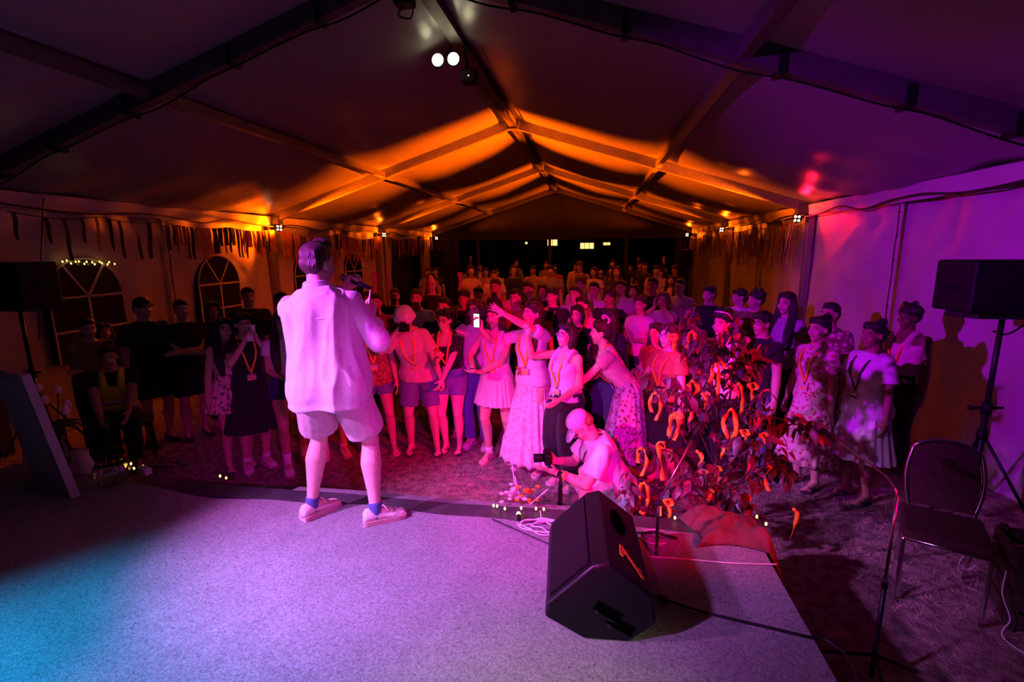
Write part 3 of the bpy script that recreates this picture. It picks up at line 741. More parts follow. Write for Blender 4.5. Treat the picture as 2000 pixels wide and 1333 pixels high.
def cable(name, pts, r, m, label, cat='cable'):
    return tag(MB().tube(bez(pts, 8), r, 6).build(name, m, None, True), label, cat)
m_wcab = mat('white_cable', (.62, .6, .6), .45, vary=.05); m_bcab = mat('black_cable', (.012, .012, .012), .5, vary=.2)
z = STZ+.012
cb = cable('power_cable', [atz(u, v, z) for u, v in ((1272, 1163), (1300, 1172), (1360, 1192), (1430, 1210), (1500, 1226), (1570, 1243), (1615, 1252), (1660, 1290), (1680, 1345))], .007, m_bcab, 'black cable running from the wedge monitor across the carpet to the right')
o = MB().box((0, 0, 0), (.05, .03, .03)).build('plug', m_black, cb); o.location = atz(1294, 1170, z+.004); o.rotation_euler = (0, 0, -.3); bevel(o, .008)
cable('thin_cable', [atz(u, v, STZ+.008) for u, v in ((1262, 1088), (1330, 1092), (1420, 1100), (1470, 1102), (1518, 1103))], .0045, m_wcab, 'thin pale cable lying straight across the carpet behind the wedge monitor')
cable('loop_cable', [atz(u, v, STZ+.008) for u, v in ((1284, 1034), (1262, 1037), (1250, 1046), (1262, 1058), (1280, 1063), (1300, 1062))], .004, m_wcab, 'small loop of pale cable at the foot of the slanted microphone stand')
# coil of white cable between the board edge and the wedge
c = atz(1066, 1030, STZ+.01); pts = []
for k in range(46):
    a = k*.45; r = .085+.03*math.sin(k*.21)+.012*math.sin(k*1.3); pts.append(c+Vector((r*1.35*math.cos(a), r*.75*math.sin(a), .004*(k % 5))))
pts = [atz(1055, 998, STZ+.015), atz(1062, 1018, STZ+.01)]+pts+[atz(1017, 1027, STZ+.01), atz(1012, 1020, STZ+.012)]
cable('cable_coil', pts, .0048, m_wcab, 'coil of white cable beside the wedge monitor on the stage edge')
b = empty('cable_bulb_socket', atz(1013, 1014, STZ), .2, 'single warm bulb on a small dark socket lying at the stage edge', 'bulb')
MB().tube([(0, -.05, .022), (0, .0, .022)], .014, 10).build('socket', m_black, b); MB().sphere((0, .018, .024), (.014, .02, .014)).build('bulb', m_warm, b, True)

# ------------------------------------------------------------------ microphone stands
m_foam = mat('foam_windshield', (.05, .045, .06), .95, bump=.8, bscale=300); m_steel = mat('satin_steel', (.5, .5, .52), .28, metal=1, vary=.08)
def mic(root, tip, d):
    d = d.normalized(); o = MB().tube([tip-d*.15, tip-d*.03], [.010, .016], 10).build('microphone', m_black, root, True)
    MB().sphere(tip, .031, None, 14, 10).build('windshield', m_foam, o, True)
def tripod(root, c, zt, r=.22, n=3, a0=.4, rad=.009, m=None):
    m = m or m_blackm; c = Vector(c)
    for k in range(n):
        a = a0+2*PI*k/n; MB().tube([c+Vector((0, 0, zt)), c+Vector((r*math.cos(a), r*math.sin(a), .012))], rad, 8).build('leg', m, root, True)
b0 = Vector((.40, 2.74, STZ)); s1 = empty('microphone_stand', b0, 0, 'short black microphone stand with a boom slanting up in front of the ribbon tree', 'mic stand')
tripod(s1, (0, 0, 0), .07, .13); MB().tube([(0, 0, .04), (0, 0, .27)], .009, 10).build('pole', m_blackm, s1, True)
tip = aty(1374, 816, 2.86)-b0; e = Vector((0, 0, .26)); MB().tube([e-(tip-e)*.06, tip-(tip-e).normalized()*.12], .0055, 8).build('boom', m_steel, s1, True)
MB().tube([(-.02, 0, .26), (.02, 0, .26)], .016, 10).build('clutch', m_black, s1); mic(s1, tip, tip-e)
b0 = Vector((1.43, 2.4, 0)); s2 = empty('microphone_stand', b0, 0, 'tall thin microphone stand with a long boom standing beside the banquet chair', 'mic stand')
tripod(s2, (0, 0, 0), .18, .3); MB().tube([(0, 0, .05), (0, 0, .58)], .011, 10).build('lower_pole', m_blackm, s2, True); MB().tube([(0, 0, .57), (0, 0, 1.04)], .007, 10).build('upper_pole', m_steel, s2, True)
MB().tube([(0, 0, .56), (0, 0, .6)], .016, 10).build('clutch', m_chrome, s2)
tip = aty(1600, 836, 2.95)-b0; pts = [(0, 0, 1.03), (-.003, .02, 1.07), (-.012, .07, 1.1), (-.03, .14, 1.115)]
MB().tube(bez(pts+[tuple(Vector(pts[-1]).lerp(tip, .9))], 6), .0045, 8).build('boom', m_steel, s2, True); mic(s2, tip, tip-Vector(pts[-1]))

# ------------------------------------------------------------------ banquet chair
ch = empty('banquet_chair', (2.2, 3.22, 0), -.46, 'banquet chair with chrome tube frame and dark seat, right of the stage', 'chair')
m_uph = mat('maroon_upholstery', (.07, .012, .018), .85, bump=.2, bscale=120, color2=(.04, .008, .012), vscale=50)
o = MB().box((0, 0, .45), (.42, .42, .055)).build('seat', m_uph, ch); bevel(o, .022, 4)
def brest(z): t = (z-.5)/.42; return .2+.1*t, (.155+.04*math.sin(PI*min(1, max(0, t*.9+.1))))
out = [(brest(z)[1]*sgn, brest(z)[0], z) for sgn, zs in ((-1, [.5+.03*k for k in range(13)]), ) for z in zs]
top = [(-.15, .285, .885), (-.09, .295, .915), (0, .3, .93), (.09, .295, .915), (.15, .285, .885)]
path = [(-.165, .195, .44)]+out+top+[(-p[0], p[1], p[2]) for p in reversed(out)]+[(.165, .195, .44)]
MB().tube(bez(path, 2), .0125, 10).build('back_frame', m_chrome, ch, True)
poly = out+top+[(-p[0], p[1], p[2]) for p in reversed(out)]
MB().prism([(p[0]*.9, p[1]-.016, .5+(p[2]-.5)*.97) for p in poly], (0, .03, 0)).build('backrest', m_uph, ch)
for sx in (-1, 1):
    MB().tube(bez([(sx*.2, -.2, .43), (sx*.2, -.205, .3), (sx*.195, -.23, 0.0)], 4), .0125, 10).build('leg', m_chrome, ch, True)
    MB().tube(bez([(sx*.18, .19, .43), (sx*.18, .22, .25), (sx*.18, .29, 0.0)], 4), .0125, 10).build('leg', m_chrome, ch, True)
    MB().tube([(sx*.2, -.2, .415), (sx*.18, .19, .415)], .0115, 8).build('seat_rail', m_chrome, ch, True)
MB().tube([(-.2, -.205, .42), (.2, -.205, .42)], .0125, 10).build('front_rail', m_chrome, ch, True)
MB().tube(bez([(.08, -.2, .40), (.07, -.19, .34), (.11, -.18, .31), (.14, -.2, .36)], 5), .004, 6).build('hanging_loop', m_wcab, ch, True)
cable('hanging_cable', [(2.36, 2.94, .37), (2.33, 2.9, .25), (2.36, 2.86, .12), (2.33, 2.82, .01), (2.5, 2.5, .008), (2.7, 2.2, .008)], .004, m_wcab, 'thin pale cable dangling under the chair and trailing over the grass')
# slatted crate at the right edge
cr = empty('slatted_crate', (2.72, 3.0, 0), -.35, 'dark wooden slatted crate at the right edge of the photo', 'crate')
m_wood = mat('dark_crate_wood', (.06, .035, .022), .75, bump=.3, bscale=30, color2=(.03, .018, .012), vscale=8)
for sy in (-1, 1):
    for k in range(4): MB().box((0, sy*.18, .07+.12*k), (.56, .016, .09)).build('slat', m_wood, cr)
for sx in (-1, 1):
    for k in range(4): MB().box((sx*.27, 0, .07+.12*k), (.016, .35, .09)).build('slat', m_wood, cr)
    for sy in (-1, 1): MB().box((sx*.25, sy*.16, .25), (.035, .035, .5)).build('corner_post', m_wood, cr)
MB().box((0, 0, .02), (.53, .34, .016)).build('base_board', m_wood, cr)

# ------------------------------------------------------------------ loudspeakers on stands
def pa(x, y, zb, w_, h_, d_, label, slabel, rz=0., horizontal=True, pole_r=.019):
    s = empty('speaker_stand', (x, y, 0), rz, slabel, 'speaker stand'); tripod(s, (0, 0, 0), .75, .42, 3, .3, .012)
    MB().tube([(0, 0, .1), (0, 0, .95)], .024, 12).build('lower_tube', m_blackm, s, True); MB().tube([(0, 0, .9), (0, 0, zb-.005)], pole_r, 12).build('upper_tube', m_blackm, s, True)
    MB().tube([(0, 0, .9), (0, 0, 1.0)], .034, 12).build('collar', m_black, s, True); MB().tube([(-.11, 0, .96), (.1, 0, .95)], .011, 8).build('locking_pin', m_black, s)
    MB().sphere((.11, 0, .95), .022).build('knob', m_black, s, True); MB().tube([(0, 0, .7), (0, 0, .78)], .034, 12).build('hub', m_black, s, True)
    k = empty('loudspeaker', (x, y, zb), rz, label, 'loudspeaker')
    pts = [(-w_/2, -d_/2), (w_/2, -d_/2), (w_/2*.86, d_/2), (-w_/2*.86, d_/2)]
    o = MB().prism([(a, b, .05) for a, b in pts], (0, 0, h_-.05)).build('cabinet', m_black, k); bevel(o, .02, 3)
    MB().grid(lambda a, b: (w_*.92*(a-.5), -d_/2-.004-.02*math.sin(PI*a), .07+(h_-.1)*b), 12, 2).build('grille', m_grille, k, True)
    o = MB().prism([(-w_*.42, -d_*.3, 0), (w_*.42, -d_*.3, 0), (w_*.3, d_*.3, 0), (-w_*.3, d_*.3, 0)], (0, 0, .045)).build('mounting_plate', m_blackm, k); bevel(o, .008)
    for sx in (-1, 1): MB().tube(bez([(sx*w_*.44, -.06, h_*.5), (sx*(w_*.44+.05), -.05, h_*.55), (sx*(w_*.44+.05), .05, h_*.55), (sx*w_*.44, .06, h_*.5)], 4), .009, 8).build('carry_handle', m_black, k, True)
    MB().box((w_*.2, -d_/2-.026, .1), (.05, .004, .012)).build('name_plate', m_grey, k)
    return k
pa(3.03, 4.2, 1.66, .78, .43, .34, 'large black loudspeaker on a stand beside the purple right wall', 'black tripod stand under the large loudspeaker at the right edge', PI)
pa(-5.89, 4.2, 1.62, .68, .5, .36, 'large black loudspeaker on a stand at the dark left edge', 'black tripod stand under the loudspeaker at the left edge', PI)
pa(2.92, 17.0, 1.47, .44, .66, .36, 'small far loudspeaker on a pole before the orange right wall', 'thin stand under the far right loudspeaker at the back of the tent', 0, False)
pa(-5.45, 17.0, 1.5, .46, .68, .36, 'small far loudspeaker on a pole beside the dark doorway', 'thin stand under the far left loudspeaker beside the doorway', 0, False)
cable('speaker_lead', [aty(76, 660, 4.55), aty(80, 520, 4.75), aty(85, 388, 4.95)], .008, m_bcab, 'black lead rising from the left loudspeaker to the tent eave')
cable('speaker_lead', [(3.02, 4.25, 1.55), (3.15, 4.3, 1.52), (3.3, 4.35, 1.6), (3.42, 4.4, 1.75)], .008, m_bcab, 'black lead looping from the right loudspeaker to the tent wall')

# ------------------------------------------------------------------ framed board, flowers and candles at the left of the stage
bo = empty('framed_board', (0, 0, 0), 0, 'white framed board leaning at the left of the stage', 'picture frame')
A = Vector((-3.62, 2.70, STZ+.005)); e1 = Vector((-.56, .19, 0)); e2 = Vector((-.40, .12, .86)); nb = e1.cross(e2).normalized()
if nb.dot(Vector((1, -1, .2))) < 0: nb = -nb
def BP(a, b, c=0.): return A+e1*a+e2*b+nb*c
m_frame = mat('white_frame_paint', (.42, .38, .38), .55, vary=.1, vscale=6)
def bpart(name, a0, a1, b0, b1, c0, c1, m): 
    return MB().prism([BP(a0, b0, c0), BP(a1, b0, c0), BP(a1, b1, c0), BP(a0, b1, c0)], nb*(c1-c0)).build(name, m, bo)
bpart('panel', .08, .92, .06, .94, -.01, .0, mat('board_face', (.5, .46, .46), .5, vary=.08, vscale=4))
bpart('frame_side', 0, .13, 0, 1, -.03, .025, m_frame); bpart('frame_side', .87, 1, 0, 1, -.03, .025, m_frame); bpart('frame_rail', .13, .87, 0, .09, -.03, .025, m_frame); bpart('frame_rail', .13, .87, .91, 1, -.03, .025, m_frame)
bpart('inner_lip', .13, .16, .09, .91, -.0, .012, m_frame); bpart('inner_lip', .84, .87, .09, .91, 0, .012, m_frame)
q = BP(.5, .8, -.03); MB().beam(q, (q.x-.34, q.y+.16, STZ), .05, .02).build('prop_leg', m_frame, bo)
# tulips in a dark vase
vz = Vector((aty(118, 880, 3.1).x, 3.1, STZ)); va = empty('flower_vase', vz, 0, 'dark vase of pale tulips behind the framed board', 'vase')
MB().lathe([(.05, 0), (.075, .06), (.08, .14), (.05, .24), (.055, .26)], n=18).build('vase', mat('dark_glaze', (.03, .025, .03), .25, vary=.2), va, True)
m_tul = mat('tulip_petal', (.6, .5, .42), .6, color2=(.55, .36, .34), vscale=18); m_stem = mat('green_stem', (.03, .06, .025), .6, vary=.3)
for k, (dx, dy, dz) in enumerate(((.05, -.08, .58), (-.07, -.02, .66), (.12, .02, .52), (.0, .06, .62), (.2, -.06, .5), (-.14, -.07, .55))):
    h = Vector((dx, dy, dz)); st_ = MB().tube(bez([(0, 0, .2), (dx*.3, dy*.3, dz*.6), h], 5), .005, 6).build('stem', m_stem, va, True)
    for q in range(4):
        a = q*PI/2+k; c = h+Vector((.012*math.cos(a), .012*math.sin(a), .028)); MB().sphere(c, (.016, .016, .036), Euler((.18*math.sin(a), -.18*math.cos(a), 0)).to_matrix(), 8, 8).build('petal', m_tul, st_, True)
    for q in range(2):
        a = k*1.1+q*2.6; pts = [Vector((0, 0, .22)), Vector((.08*math.cos(a), .08*math.sin(a), .38)), Vector((.2*math.cos(a), .2*math.sin(a), .36-.05*q))]
        P_ = bez(pts, 5); vv = []
        for i, p in enumerate(P_): w_ = .022*math.sin(PI*(i+.6)/(len(P_)+.4)); s_ = Vector((-math.sin(a), math.cos(a), .2))*w_; vv += [p+s_, p-s_]
        lf = MB().add(vv, [(2*i, 2*i+1, 2*i+3, 2*i+2) for i in range(len(P_)-1)]).build('leaf', m_stem, va, True); sd = lf.modifiers.new('s', 'SOLIDIFY'); sd.thickness = .002
m_glass = mat('clear_glass', (.9, .9, .92), .04, trans=1., vary=.01)
gb = empty('glass_bowl', (-3.56, 2.93, STZ), 0, 'round clear glass bowl with dried sprigs on the stage carpet', 'bowl')
MB().lathe([(.05, .002), (.1, .03), (.118, .09), (.108, .15), (.085, .185), (.082, .185), (.104, .15), (.113, .09), (.096, .034), (.048, .008)], n=26).build('glass', m_glass, gb, True)
for k in range(5): MB().tube(bez([(.0, 0, .02), (.03*math.cos(k), .03*math.sin(k*2), .1), (.08*math.cos(k*1.3), .07*math.sin(k*1.3), .2)], 4), .003, 5).build('sprig', mat('dry_sprig', (.35, .22, .12), .8, vary=.2), gb)
m_rib0 = mat('twine', (.3, .22, .14), .9, vary=.2)
pk = empty('paper_bag', (-3.98, 3.06, STZ), .3, 'small pale paper bag tied at the neck behind the glass bowl', 'bag')
m_paper = mat('pale_paper', (.5, .42, .45), .8, bump=.4, bscale=20, vary=.1)
def pbag(t, k): a = 2*PI*k/20; r = .085*(1-.62*t+.5*max(0, t-.75)*2)*(1+.07*math.sin(5*a+3*t)); return Vector((r*1.25*math.cos(a), r*.8*math.sin(a), .19*t+.012*math.sin(3*a)*t))
MB().loft([[pbag(t/8, k) for k in range(20)] for t in range(9)]).build('bag_body', m_paper, pk, True)
MB().tube([(.045*math.cos(a), .03*math.sin(a), .142) for a in [2*PI*k/12 for k in range(12)]], .006, 6, closed=True).build('tie', m_rib0, pk)
bx_ = empty('adapter_box', atz(284, 926, STZ), -.35, 'small white plug box on the carpet beside the fairy lights', 'box')
o = MB().box((0, 0, .028), (.12, .055, .055)).build('casing', m_white, bx_); bevel(o, .01, 3); MB().box((0, -.029, .03), (.03, .004, .02)).build('switch', m_grey, bx_)
def fairy(pts, name_label, wirepts=None, zr=.012):
    r = empty('fairy_lights', (0, 0, 0), 0, name_label, 'fairy lights'); w0 = [Vector(p) for p in pts]
    if len(w0) > 1: MB().tube(bez([p+Vector((0, 0, -.004)) for p in w0], 6), .0018, 5).build('wire', m_bcab, r)
    for p in w0:
        o = MB().sphere(p+Vector((0, 0, zr*.6)), (zr*.62, zr*.62, zr), None, 8, 6).build('bulb', m_warm, r, True)
    return r
S = STZ+.012
fairy([atz(u, v, S+.01) for u, v in ((236, 911), (250, 913), (256, 908), (262, 917), (280, 913))], 'fairy lights glowing in a small cluster beside the glass bowl')
fairy([atz(430, 932, S), atz(442, 936, S)], 'pair of fairy lights at the stage edge below the long-haired woman')
fairy([(p.x, p.y, STZ+.012) for p in [atz(u, v, STZ+.012) for u, v in ((964, 990), (971, 991), (986, 996), (1018, 995), (1047, 996), (1062, 997))]], 'fairy lights strung along the stage edge around the dried bouquet')
fairy([atz(u, v, S) for u, v in ((1318, 1014), (1346, 1017), (1357, 1010), (1368, 1012), (1364, 1018))], 'fairy lights at the foot of the ribbon tree')
fairy([atz(u, v, STZ+.05) for u, v in ((1478, 1012), (1496, 1026))], 'two fairy lights on the crumpled red cloth')
fl_ = []
for k in range(14): fl_.append((XL+.06, 5.08+.05*k+.012*math.sin(k*3), 2.05+.008*(14-k)*.4+.018*math.sin(k*2.2)))  # bulbs on the pane stand in for the mirrored glow of fairy lights
fairy(fl_, 'glowing dots standing in for fairy lights mirrored in the leftmost arched window', zr=.014)
wp = empty('bark_piece', atz(322, 921, STZ), .2, 'rough piece of brown bark lying at the stage edge', 'bark'); m_bark = mat('bark', (.16, .09, .05), .9, bump=.8, bscale=40, vary=.4, vscale=20)
MB().prism([(-.1, -.02, 0), (.09, -.03, 0), (.11, .02, 0), (-.08, .035, 0)], (.01, 0, .035)).build('bark_slab', m_bark, wp); MB().tube([(-.06, 0, .04), (.02, .01, .055), (.1, .0, .045)], [.012, .018, .01], 7).build('bark_strip', m_bark, wp, True)
wp = tag(MB().tube(bez([atz(430, 939, S), atz(445, 940, S+.005), atz(462, 942, S)], 4), [.006]+[.012]*7+[.004], 7).build('bark_twig', m_bark, None, True), 'short reddish twig at the stage edge beside two fairy lights', 'twig')
# dried bouquet at the stage edge
db = empty('dried_bouquet', atz(1012, 992, STZ), 0, 'small bouquet of pale and orange dried flowers on the stage edge', 'bouquet')
m_pet = mat('pale_dried_petal', (.72, .6, .6), .7, vary=.12, vscale=50); m_opet = mat('orange_petal', (.85, .26, .02), .7, vary=.25, vscale=60); rnd = random.Random(5)
for k in range(34):
    pale = k < 20; c = Vector((rnd.gauss(-.035 if pale else .05, .035), rnd.gauss(.02, .03), max(.02, rnd.gauss(.085, .035))))
    mb = MB()
    for q in range(5):
        a = q*2*PI/5+k; d = Vector((math.cos(a), math.sin(a), .5)); mb.sphere(c+d*.009, (.0095, .006, .006), d.to_track_quat('X', 'Z').to_matrix(), 6, 5)
    o = mb.build('flower_head', m_pet if pale else m_opet, db, True); o['kind'] = 'thing'; del o['kind']
for e in (((-.02, .02, .1), (-.05, .05, .33)), ((0, .02, .1), (-.025, .03, .21)), ((.08, .0, .03), (.2, .04, .13))):
    MB().tube([e[0], e[1]], .0045, 6).build('stalk', m_pet, db)
# crumpled dark red cloth on the stage corner
def cl(a, b):
    x = .62+.5*a+.04*math.sin(5*b); y = 2.72+.34*b+.05*math.sin(4*a); p = Vector((x*7, y*7, 1)); h = .035+.05*mnoise.noise(p)+.025*mnoise.noise(p*2.3)
    e = min(1, 6*min(a, 1-a, b, 1-b)); z = STZ+.012+max(0, h)*e+.035*e
    if x > STX+.02: z -= min(.35, (x-STX-.02)*2.2)
    return (x, y, z)
o = MB().grid(cl, 40, 30).build('crumpled_cloth', mat('dark_red_cloth', (.15, .03, .03), .85, bump=.3, bscale=80, vary=.3, vscale=10), None, True); tag(o, 'crumpled dark red cloth on the stage corner below the tree', 'cloth')
sd = o.modifiers.new('s', 'SOLIDIFY'); sd.thickness = .006

# ------------------------------------------------------------------ tree with ribbons
def ribbon_mat():
    m = bpy.data.materials.new('orange_satin_ribbon'); m.use_nodes = True; nt = m.node_tree; n = nt.nodes; b = n['Principled BSDF']
    t = n.new('ShaderNodeTexNoise'); t.inputs['Scale'].default_value = 30; r = n.new('ShaderNodeValToRGB')
    r.color_ramp.elements[0].color = (.95, .5, .015, 1); r.color_ramp.elements[1].color = (1, .66, .03, 1); nt.links.new(t.outputs['Fac'], r.inputs[0])
    nt.links.new(r.outputs[0], b.inputs['Base Color']); b.inputs['Roughness'].default_value = .3; b.inputs['Sheen Weight'].default_value = .3
    tr = n.new('ShaderNodeBsdfTranslucent'); nt.links.new(r.outputs[0], tr.inputs[0]); mx = n.new('ShaderNodeMixShader'); mx.inputs[0].default_value = .45
    nt.links.new(b.outputs[0], mx.inputs[1]); nt.links.new(tr.outputs[0], mx.inputs[2]); nt.links.new(mx.outputs[0], n['Material Output'].inputs[0]); return m
m_rib = ribbon_mat()
m_leaf = mat('plum_leaf', (.10, .030, .045), .42, spec=.5, bump=.15, bscale=60, color2=(.055, .02, .03), vscale=25); m_trunk = mat('plum_bark', (.06, .035, .025), .85, bump=.5, bscale=60, vary=.3)
TB = Vector((.98, 3.78, 0)); tree = empty('ribbon_tree', TB, 0, 'slender plum-leaved tree with orange ribbons tied on, behind the stage corner', 'tree')
rnd = random.Random(11)
def W2(u, v, y): return aty(u, v, y)-TB
branches = [([(0, 0, 0), (-.02, -.02, .5), tuple(W2(1400, 800, 3.72)), tuple(W2(1365, 710, 3.66)), tuple(W2(1335, 635, 3.62))], .02),
 ([(0, 0, .45), tuple(W2(1330, 850, 3.65)), tuple(W2(1300, 790, 3.58)), tuple(W2(1270, 745, 3.55)), tuple(W2(1240, 712, 3.5))], .01),
 ([(0, 0, .5), tuple(W2(1425, 780, 3.7)), tuple(W2(1432, 720, 3.66)), tuple(W2(1455, 690, 3.62)), tuple(W2(1475, 720, 3.55))], .01),
 ([(0, 0, .55), tuple(W2(1390, 740, 3.6)), tuple(W2(1388, 690, 3.5)), tuple(W2(1400, 668, 3.45)), tuple(W2(1412, 690, 3.42))], .009),
 ([(0, 0, .3), tuple(W2(1340, 905, 3.55)), tuple(W2(1300, 880, 3.45)), tuple(W2(1262, 876, 3.42)), tuple(W2(1236, 885, 3.42))], .009),
 ([(0, 0, .25), tuple(W2(1330, 960, 3.5)), tuple(W2(1280, 950, 3.42)), tuple(W2(1245, 940, 3.4)), tuple(W2(1222, 925, 3.38))], .008),
 ([(0, 0, .35), tuple(W2(1470, 860, 3.75)), tuple(W2(1520, 835, 3.75)), tuple(W2(1560, 830, 3.72)), tuple(W2(1585, 850, 3.7))], .01),
 ([(0, 0, .2), tuple(W2(1470, 930, 3.7)), tuple(W2(1515, 915, 3.7)), tuple(W2(1550, 930, 3.65))], .008),
 ([(0, 0, .2), tuple(W2(1370, 950, 3.4)), tuple(W2(1345, 935, 3.35)), tuple(W2(1335, 955, 3.3))], .008),
 ([(0, 0, .3), tuple(W2(1430, 900, 3.5)), tuple(W2(1445, 870, 3.4)), tuple(W2(1460, 890, 3.32))], .008),
 ([(0, 0, .5), tuple(W2(1360, 830, 3.6)), tuple(W2(1345, 780, 3.5)), tuple(W2(1325, 770, 3.45))], .008),
 ([(0, 0, .5), tuple(W2(1440, 820, 3.6)), tuple(W2(1465, 790, 3.5)), tuple(W2(1480, 810, 3.45))], .008),
 ([(0, 0, .15), tuple(W2(1400, 985, 3.5)), tuple(W2(1420, 975, 3.42)), tuple(W2(1440, 990, 3.36))], .007),
 ([(0, 0, .15), tuple(W2(1290, 1000, 3.45)), tuple(W2(1265, 985, 3.4)), tuple(W2(1240, 995, 3.36))], .007)]
leafpts = []
for i, (pts, r) in enumerate(branches):
    P_ = bez(pts, 8); n = len(P_); MB().tube(P_, [r*(1-.8*k/(n-1)) for k in range(n)], 7).build('trunk' if i == 0 else 'branch', m_trunk, tree, True)
    k0 = int(n*(.42 if i == 0 else .25))
    nl = 70 if i == 0 else (30 if i in (1, 4, 5) else 46)
    for q in range(nl):
        t = k0+rnd.random()*(n-1-k0); j = int(t); p = P_[j].lerp(P_[min(j+1, n-1)], t-j); leafpts.append((p, .3 if i in (1, 4, 5) else 1.))
    # fine twigs
    if i not in (1, 4, 5):
        for q in range(5 if i else 9):
            j = rnd.randint(k0, n-2); d = Vector((rnd.gauss(0, .1), rnd.gauss(-.02, .08), rnd.uniform(-.02, .16))); e = P_[j]+d*1.1
            MB().tube(bez([P_[j], P_[j]+d*.6, e], 4), [.004, .0035, .003, .003, .003, .0025, .002, .0015, .001], 5).build('twig', m_trunk, tree)
            for z_ in range(7): leafpts.append((P_[j].lerp(e, rnd.uniform(.3, 1.05)), .5))
def leaf_mesh(name, L, wd, bend):
    v = []; n = 5
    for i in range(n+1):
        t = i/n; w_ = wd*math.sin(PI*min(1, t**.8*1.0))*(1 if 0 < i < n else .08); z_ = -bend*t*t; v += [(-w_, L*t, z_+.25*w_), (0, L*t, z_), (w_, L*t, z_+.25*w_)]
    f = [(3*i+k, 3*i+k+1, 3*i+k+4, 3*i+k+3) for i in range(n) for k in (0, 1)]
    me = bpy.data.meshes.new(name); me.from_pydata(v, [], f); me.materials.append(m_leaf); me.shade_smooth(); return me
LM = [leaf_mesh('leaf', .105, .024, .03), leaf_mesh('leaf', .085, .021, .015), leaf_mesh('leaf', .125, .026, .05)]
rnd.shuffle(leafpts); rest = MB(); cnt = 0
for i, (p, spr) in enumerate(leafpts):
    p = p+Vector((rnd.gauss(0, .03*spr), rnd.gauss(0, .03*spr), rnd.gauss(0, .025*spr)))
    if (p+TB).z < .06: continue
    a = rnd.uniform(0, 2*PI); dr = rnd.uniform(-1.35, -.35) if rnd.random() < .8 else rnd.uniform(-.3, .5); s = rnd.uniform(.75, 1.15)
    R_ = Euler((0, 0, a)).to_matrix() @ Euler((dr, rnd.gauss(0, .4), 0)).to_matrix(); me = LM[i % 3]
    if cnt < 300:
        o = obj('leaf', me, None, tree, p); o.rotation_euler = R_.to_euler(); o.scale = (s, s, s); cnt += 1
    else: rest.add([p+R_ @ (v.co*s) for v in me.vertices], [tuple(f.vertices) for f in me.polygons])
o = rest.build('leaf_mass', m_leaf, tree, True); o['kind'] = 'stuff'
def ribbon(p, L, tails=2, wd=.014, seed=0, loop=True, label=None, lean=0.):
    r = random.Random(seed); root = empty('ribbon', p, r.uniform(-.6, .6), label or 'orange satin ribbon tied to a twig of the plum-leaved tree', 'ribbon', 'orange ribbons on the tree')
    def strip(pts, name):
        P_ = bez(pts, 6); v = []
        for i, q in enumerate(P_):
            tw = .9*math.sin(i*.45+r.random()*.3+seed); a = Vector((math.cos(tw), math.sin(tw), .12)).normalized()*wd; v += [q+a, q-a]
        o = MB().add(v, [(2*i, 2*i+1, 2*i+3, 2*i+2) for i in range(len(P_)-1)]).build(name, m_rib, root, True); sd = o.modifiers.new('s', 'SOLIDIFY'); sd.thickness = .0012
    for k in range(tails):
        s = (-1 if k % 2 else 1)*(.6+.4*r.random()); l = L*(1 if k == 0 else r.uniform(.6, .95))
        strip([(0, 0, 0), (s*.028+lean*.02, r.uniform(-.02, .02), -l*.12), (s*.04+lean*.05, r.uniform(-.03, .03), -l*.55), (s*.03+lean*.09+r.uniform(-.02, .02), r.uniform(-.03, .02), -l)], 'tail')
    if loop: strip([(0, 0, 0), (.03, -.012, .02), (.05, -.02, -.012), (.025, -.022, -.03), (0, -.01, -.004)], 'loop')
    MB().sphere((0, -.004, 0), (.013, .011, .012), None, 8, 6).build('knot', m_rib, root, True)
RIB = [(1308, 656, 3.5, .1, 1), (1352, 648, 3.55, .15, 2), (1398, 712, 3.42, .22, 2), (1352, 745, 3.5, .12, 2), (1372, 770, 3.5, .11, 1), (1280, 768, 3.5, .2, 2), (1318, 808, 3.48, .2, 2), (1442, 750, 3.45, .22, 1), (1462, 752, 3.45, .19, 1), (1428, 800, 3.42, .26, 2),
 (1447, 842, 3.4, .15, 2), (1252, 876, 3.35, .2, 2), (1284, 868, 3.36, .27, 1), (1258, 944, 3.34, .19, 2), (1298, 978, 3.3, .14, 2), (1362, 882, 3.4, .1, 1), (1392, 915, 3.4, .08, 2), (1360, 930, 3.38, .09, 1), (1378, 955, 3.36, .09, 1), (1498, 908, 3.6, .2, 1), (1450, 970, 3.5, .13, 1), (1250, 1000, 3.3, .06, 1), (1420, 870, 3.45, .12, 2), (1550, 995, 3.3, .23, 1), (1484, 850, 3.6, .1, 1), (1345, 800, 3.5, .09, 1)]
NTH = 'topmost second third fourth fifth sixth seventh eighth ninth tenth eleventh twelfth thirteenth fourteenth fifteenth sixteenth seventeenth eighteenth nineteenth twentieth twenty-first twenty-second twenty-third twenty-fourth twenty-fifth twenty-sixth'.split()
RANK = {q: k for k, q in enumerate(sorted(range(len(RIB)), key=lambda q: RIB[q][1]))}
for i, (u, v, y, L, n) in enumerate(RIB):
    k = RANK[i]; side = 'far left' if u < 1290 else 'left' if u < 1350 else 'middle' if u < 1410 else 'right' if u < 1470 else 'far right'
    lab = '%s %s orange ribbon, %s from the top, %s of the tree' % ('long' if L > .17 else 'short', 'two-tailed' if n == 2 else 'one-tailed', NTH[k] if k else 'first', side)
    ribbon(aty(u, v, y), L, n, .0135+.003*(i % 3 == 0), i+3, i % 2 == 0, 'single orange ribbon hanging apart at the right, low over the dark grass' if u == 1550 else lab)
o = MB().tube(bez([aty(1550, 940, 3.3), aty(1552, 965, 3.3), aty(1550, 995, 3.3)], 3), .002, 5).build('twig', m_trunk, None); o.parent = tree; o.location = -TB
